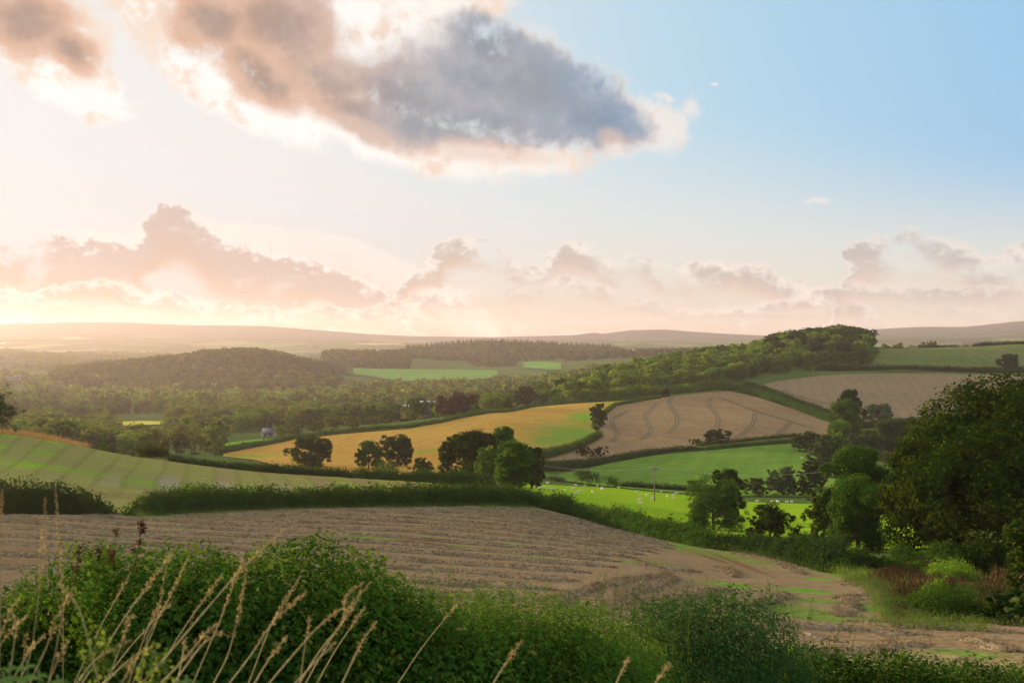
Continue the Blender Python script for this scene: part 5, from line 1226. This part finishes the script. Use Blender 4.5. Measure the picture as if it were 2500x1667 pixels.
def lin(c): return tuple((v/255/12.92 if v/255 <= .04045 else ((v/255+.055)/1.055)**2.4) for v in c)
def ae(px, py):
    az = math.atan((px - CX)/F); return math.degrees(az), math.degrees(math.atan((CY - py)/F*math.cos(az)))
def deg(px, r): return math.degrees(r/F*math.cos(math.atan((px - CX)/F))**2)
def build_world():
    w = bpy.data.worlds.new('World'); SC.world = w; w.use_nodes = True
    w.cycles.sampling_method = 'MANUAL'; w.cycles.sample_map_resolution = 512
    w.node_tree.nodes.clear(); t = NT(w.node_tree)
    out = t.n('ShaderNodeOutputWorld')
    D = t.n('ShaderNodeTexCoord').outputs['Generated']
    sp = t.n('ShaderNodeSeparateXYZ', {0: D})
    x, y, z = sp.outputs
    az = t.m('MULTIPLY', t.m('ARCTAN2', x, y), 57.29578); el = t.m('MULTIPLY', t.m('ARCSINE', z), 57.29578)
    A = t.n('ShaderNodeCombineXYZ', {0: az, 1: el, 2: 0.0}).outputs[0]
    ang = t.m('MULTIPLY', t.m('ARCCOSINE', t.v('DOT_PRODUCT', D, tuple(sd)).outputs['Value']), 57.29578)
    # clear sky
    bl = t.m('MULTIPLY', t.lin(ang, 38, 84), t.m('MINIMUM', t.lin(el, 2.5, 11.5), 1.0), clamp=True)
    bl = t.ss(bl, 0.0, .60)
    white = t.mix(t.ss(ang, 30, 75), lin((234,234,234)), lin((226,231,228)))
    blue = t.mix(t.ss(ang, 58, 84), lin((176,214,236)), lin((144,196,238)))
    blue = t.mix(t.ss(ang, 86, 140), blue, tuple(q*.55 for q in lin((160,185,215))))
    clear = t.mix(bl, white, blue)
    peach = t.mix(t.ss(ang, 32, 80), lin((185,138,122)), lin((230,204,184)))
    clear = t.mix(t.m('POWER', 2.718, t.m('MULTIPLY', t.m('MAXIMUM', el, 0.0), -.36)), clear, peach)
    nish = t.n('ShaderNodeTexSky', sky_type='NISHITA', sun_disc=False, sun_elevation=math.radians(SUN_EL), sun_rotation=math.radians(SUN_AZ), altitude=100, air_density=1.0, dust_density=1.5)
    clear = t.mix(.10, clear, t.v('MINIMUM', t._scale(nish.outputs[0], .08*2**EXPO), (1.0, .95, .9)).outputs[0])
    clear = t.mix(t.m('MULTIPLY', t.ss(el, 18.5, 30.0), .85), clear, tuple(1.55*q for q in lin((226,227,230))))  # sky above the view, made extra bright to lift ambient light on the land
    # noises shared by the clouds
    n_big = t.noise(A, .12, 8, .58).outputs[0]
    wv = t.v('SUBTRACT', t.noise(A, .22, 5, .6).outputs[1], (.5, .5, .5)).outputs[0]
    n_det = t.m('ADD', t.m('MULTIPLY', t.noise(A, .42, 4, .6).outputs[0], .62), t.m('MULTIPLY', t.noise(A, 1.35, 8, .62).outputs[0], .38))
    AW = t.v('ADD', A, t._scale(wv, 1.9)).outputs[0]
    AW2 = t.v('ADD', A, t._scale(t.v('SUBTRACT', t.noise(A, .6, 6, .6).outputs[1], (.5, .5, .5)).outputs[0], 1.5)).outputs[0]
    def field_of(vec, L, k=.25):
        f = None
        for (px, py, rx, ry, rot) in L:
            c = ae(px, py)
            v_ = vec if f is None else t.n('ShaderNodeVectorMath', {0: f, 1: (1e-9, 1e-9, 0), 2: vec}, operation='MULTIPLY_ADD').outputs[0]   # keeps the shader's evaluation in sequence
            e_ = t.ell(v_, c, (deg(px, rx), deg(px, ry)), -rot)
            f = e_ if f is None else t.m('SMOOTH_MAX', f, e_, k)
        return f
    # the great cloud
    body = field_of(AW, [(1180,215,430,165,10),(1480,285,200,95,14),(1330,180,170,90,30),(720,110,360,185,24),(450,40,190,130,12),(960,330,380,85,14),(1260,385,210,48,4),(960,60,260,120,0),(90,60,210,125,12),(160,180,210,90,22),(1120,5,160,50,0),(590,230,300,80,22)])
    body = t.m('ADD', body, t.m('MULTIPLY', t.m('SUBTRACT', n_det, .5), 1.7))
    wisp = field_of(AW2, [(1695,262,42,40,40),(1655,300,36,42,-30),(1620,245,45,20,10),(225,235,110,48,10),(255,275,110,18,5),(1500,362,42,34,10),(1990,500,46,13,0),(1745,208,12,8,0)])
    wisp = t.m('ADD', wisp, t.m('MULTIPLY', t.m('SUBTRACT', n_det, .52), 2.3))
    ma = t.ss(body, -.05, .42); mw = t.m('MULTIPLY', t.ss(wisp, .02, .8), .8)
    dark = field_of(AW, [(1250,200,330,120,10),(1440,280,190,80,14),(1000,235,260,110,12),(1130,310,330,62,3),(1190,110,150,70,24),(680,60,200,120,15),(790,180,190,90,28),(60,40,170,110,16),(520,60,120,110,10),(640,190,150,70,24),(860,270,170,70,24),(170,110,90,60,30)], .35)
    dark = t.m('ADD', dark, t.m('ADD', t.m('MULTIPLY', t.m('SUBTRACT', n_big, .5), .5), t.m('MULTIPLY', t.m('SUBTRACT', n_det, .5), .55)))
    md = t.m('MULTIPLY', t.ss(dark, -.08, .36), t.lin(t.m('ADD', n_det, t.m('MULTIPLY', n_big, .5)), .55, .8, .88, 1.0), clamp=True)
    under = field_of(AW, [(1180,375,300,40,4),(1500,335,60,40,10),(900,320,120,40,24)], .3)
    warmth = t.ss(t.m('ADD', az, t.m('MULTIPLY', t.m('SUBTRACT', n_big, .5), 14.0)), -13.5, -3.0)
    warmth = t.m('MULTIPLY', warmth, t.ss(t.m('ADD', el, t.m('MULTIPLY', t.m('SUBTRACT', n_det, .5), 5.0)), 7.6, 10.8))
    tone = t.mix(t.ss(az, -3.0, 6.0), lin((170,172,180)), lin((146,165,186)))
    shade = t.mix(warmth, lin((222,182,158)), tone)
    core = t.mix(warmth, lin((172,148,136)), t.mix(t.ss(az, 0, 6), lin((146,154,164)), lin((128,150,174))))
    shade = t.mix(t.ss(t.m('ADD', dark, t.m('MULTIPLY', t.m('SUBTRACT', n_det, .5), .3)), .25, .9), shade, core)
    rim = t.mix(t.ss(az, -14, 8), lin((255,252,247)), lin((246,238,230)))
    rim = t.mix(t.m('MULTIPLY', t.ss(t.m('ADD', n_big, t.m('MULTIPLY', t.m('SUBTRACT', n_det, .5), 1.2)), .46, .66), .8), rim, lin((238,212,192)))
    cumul = t.mix(md, rim, shade)
    cumul = t.mix(t.m('MULTIPLY', t.ss(under, .1, .7), .55), cumul, lin((226,196,178)))
    sky = t.mix(ma, clear, cumul)
    sky = t.mix(mw, sky, t.mix(t.ss(az, -10, 6), lin((255,250,248)), lin((238,232,226))))
    # the low bank of cumulus along the horizon: lit from the upper left, shaded below
    far = t.ss(ang, 32, 84)
    lit = t.mix(far, lin((246,236,226)), lin((244,229,218))); shd = t.mix(far, lin((200,182,172)), lin((186,178,176)))
    low = t.mix(far, lin((212,176,152)), lin((232,206,188)))
    naz = t.lin(az, -26.0, 26.0)
    nl1 = t.m('SUBTRACT', t.noise(t.map(A, scale=(.5, .75, 1)), 1.0, 5, .55).outputs[0], .5); nl2 = t.m('SUBTRACT', t.noise(t.map(A, (7, 3, 0), scale=(1.7, 2.3, 1)), 1.0, 7, .6).outputs[0], .5)
    nsum = t.m('ADD', t.m('MULTIPLY', nl1, 1.5), t.m('MULTIPLY', nl2, .75))
    wob = t.m('ADD', naz, t.m('MULTIPLY', nl1, .05))
    def layer(sky, pts, thick, soft=.1, shade=(.06, .5), op=.95, k=1.0, sc=None):
        fc = t.n('ShaderNodeFloatCurve', {'Value': wob}); cu = fc.mapping.curves[0]
        P = [((ae(px, 833)[0] + 26)/52, ae(px, py)[1]/10.0) for px, py in pts]
        P = [(max(0, min(1, u)), max(0, min(1, v))) for u, v in P]
        while len(cu.points) < len(P): cu.points.new(.5, .5)
        for q, (u, v) in zip(cu.points, P): q.location = (u, v)
        fc.mapping.update()
        d = t.m('ADD', t.m('SUBTRACT', t.m('MULTIPLY', fc.outputs[0], 10.0), el), t.m('MULTIPLY', nsum, k))
        al = t.m('MULTIPLY', t.ss(d, 0.0, soft), t.m('SUBTRACT', 1.0, t.ss(d, thick*.75, thick*1.3)))
        al = t.m('MULTIPLY', al, t.ss(t.m('ADD', n_big, t.m('MULTIPLY', nl1, .5)), .36, .52))
        s_ = t.ss(t.m('ADD', d, t.m('ADD', t.m('MULTIPLY', nl2, 1.7), t.m('MULTIPLY', nl1, 1.6))), shade[0], shade[1]*1.5)
        col = t.mix(s_, lit, t.mix(t.ss(d, thick*.35, thick*1.1), sc or shd, low))
        return t.mix(t.m('MULTIPLY', al, op), sky, col)
    sky = layer(sky, [(-60,515),(100,512),(250,560),(430,500),(560,540),(700,552),(820,565),(930,605),(1030,650),(1150,720),(1300,790),(2560,830)], 2.4, .3, (.7, 2.6), .6)
    sky = layer(sky, [(-60,790),(900,790),(980,690),(1050,620),(1150,574),(1220,592),(1290,640),(1350,605),(1420,588),(1500,625),(1540,612),(1640,640),(1760,630),(1850,638),(1960,690),(2060,700),(2200,790),(2560,830)], 1.7, .26, (.12, .75), .85)
    sky = layer(sky, [(-60,830),(1900,830),(2050,690),(2090,590),(2150,575),(2210,548),(2270,560),(2350,582),(2420,612),(2480,596),(2560,590)], 2.3, .34, (.15, .9), .8, 1.3)
    sky = layer(sky, [(-60,545),(100,570),(250,590),(340,560),(380,515),(420,494),(480,525),(560,585),(680,605),(780,635),(880,672),(940,705),(1000,790),(1100,830),(2560,830)], 2.9, .26, (.06, .45), .95, .85, lin((206,184,174)))
    sky = layer(sky, [(-60,700),(180,685),(270,672),(350,700),(450,715),(600,742),(760,735),(900,742),(1040,720),(1160,694),(1300,688),(1420,676),(1520,705),(1650,735),(1800,742),(1950,700),(2050,684),(2150,690),(2300,700),(2420,690),(2560,684)], 1.2, .26, (.10, .6), .65, 1.1)
    sky = layer(sky, [(-60,745),(200,730),(400,752),(600,765),(800,760),(1000,752),(1200,742),(1400,748),(1600,760),(1800,770),(2000,740),(2200,742),(2560,748)], 1.0, .26, (.1, .5), .3, .8)
    # elsewhere, behind the viewer: scattered plain cloud
    back = t.m('MULTIPLY', t.ss(t.noise(D, 2.4, 6, .6).outputs[0], .52, .68), t.ss(t.m('ABSOLUTE', az), 34, 50))
    sky = t.mix(t.m('MULTIPLY', back, .7), sky, lin((220,212,206)))
    bg = t.n('ShaderNodeBackground', {'Color': sky, 'Strength': 1.0/2**EXPO})
    t.nt.links.new(bg.outputs[0], out.inputs[0])
build_world()

# ------------------------------------------------------------------ camera and render settings
cam = bpy.data.cameras.new('camera'); cam.sensor_width = 36; cam.lens = 36*F/2500
cam.clip_start = .1; cam.clip_end = 60000
cam.dof.use_dof = True; cam.dof.focus_distance = 90; cam.dof.aperture_fstop = 9
co = bpy.data.objects.new('camera', cam); COL.objects.link(co)
co.location = (0, 0, 0); co.rotation_euler = (math.radians(90), 0, 0)
SC.camera = co
SC.view_settings.view_transform = 'Standard'; SC.view_settings.look = 'None'; SC.view_settings.exposure = EXPO; SC.view_settings.gamma = 1
c = SC.cycles
c.max_bounces = 6; c.diffuse_bounces = 2; c.glossy_bounces = 1; c.transmission_bounces = 3; c.transparent_max_bounces = 4; c.volume_bounces = 1
c.use_denoising = True
try: c.denoiser = 'OPENIMAGEDENOISE'
except Exception: pass
c.sample_clamp_indirect = 4
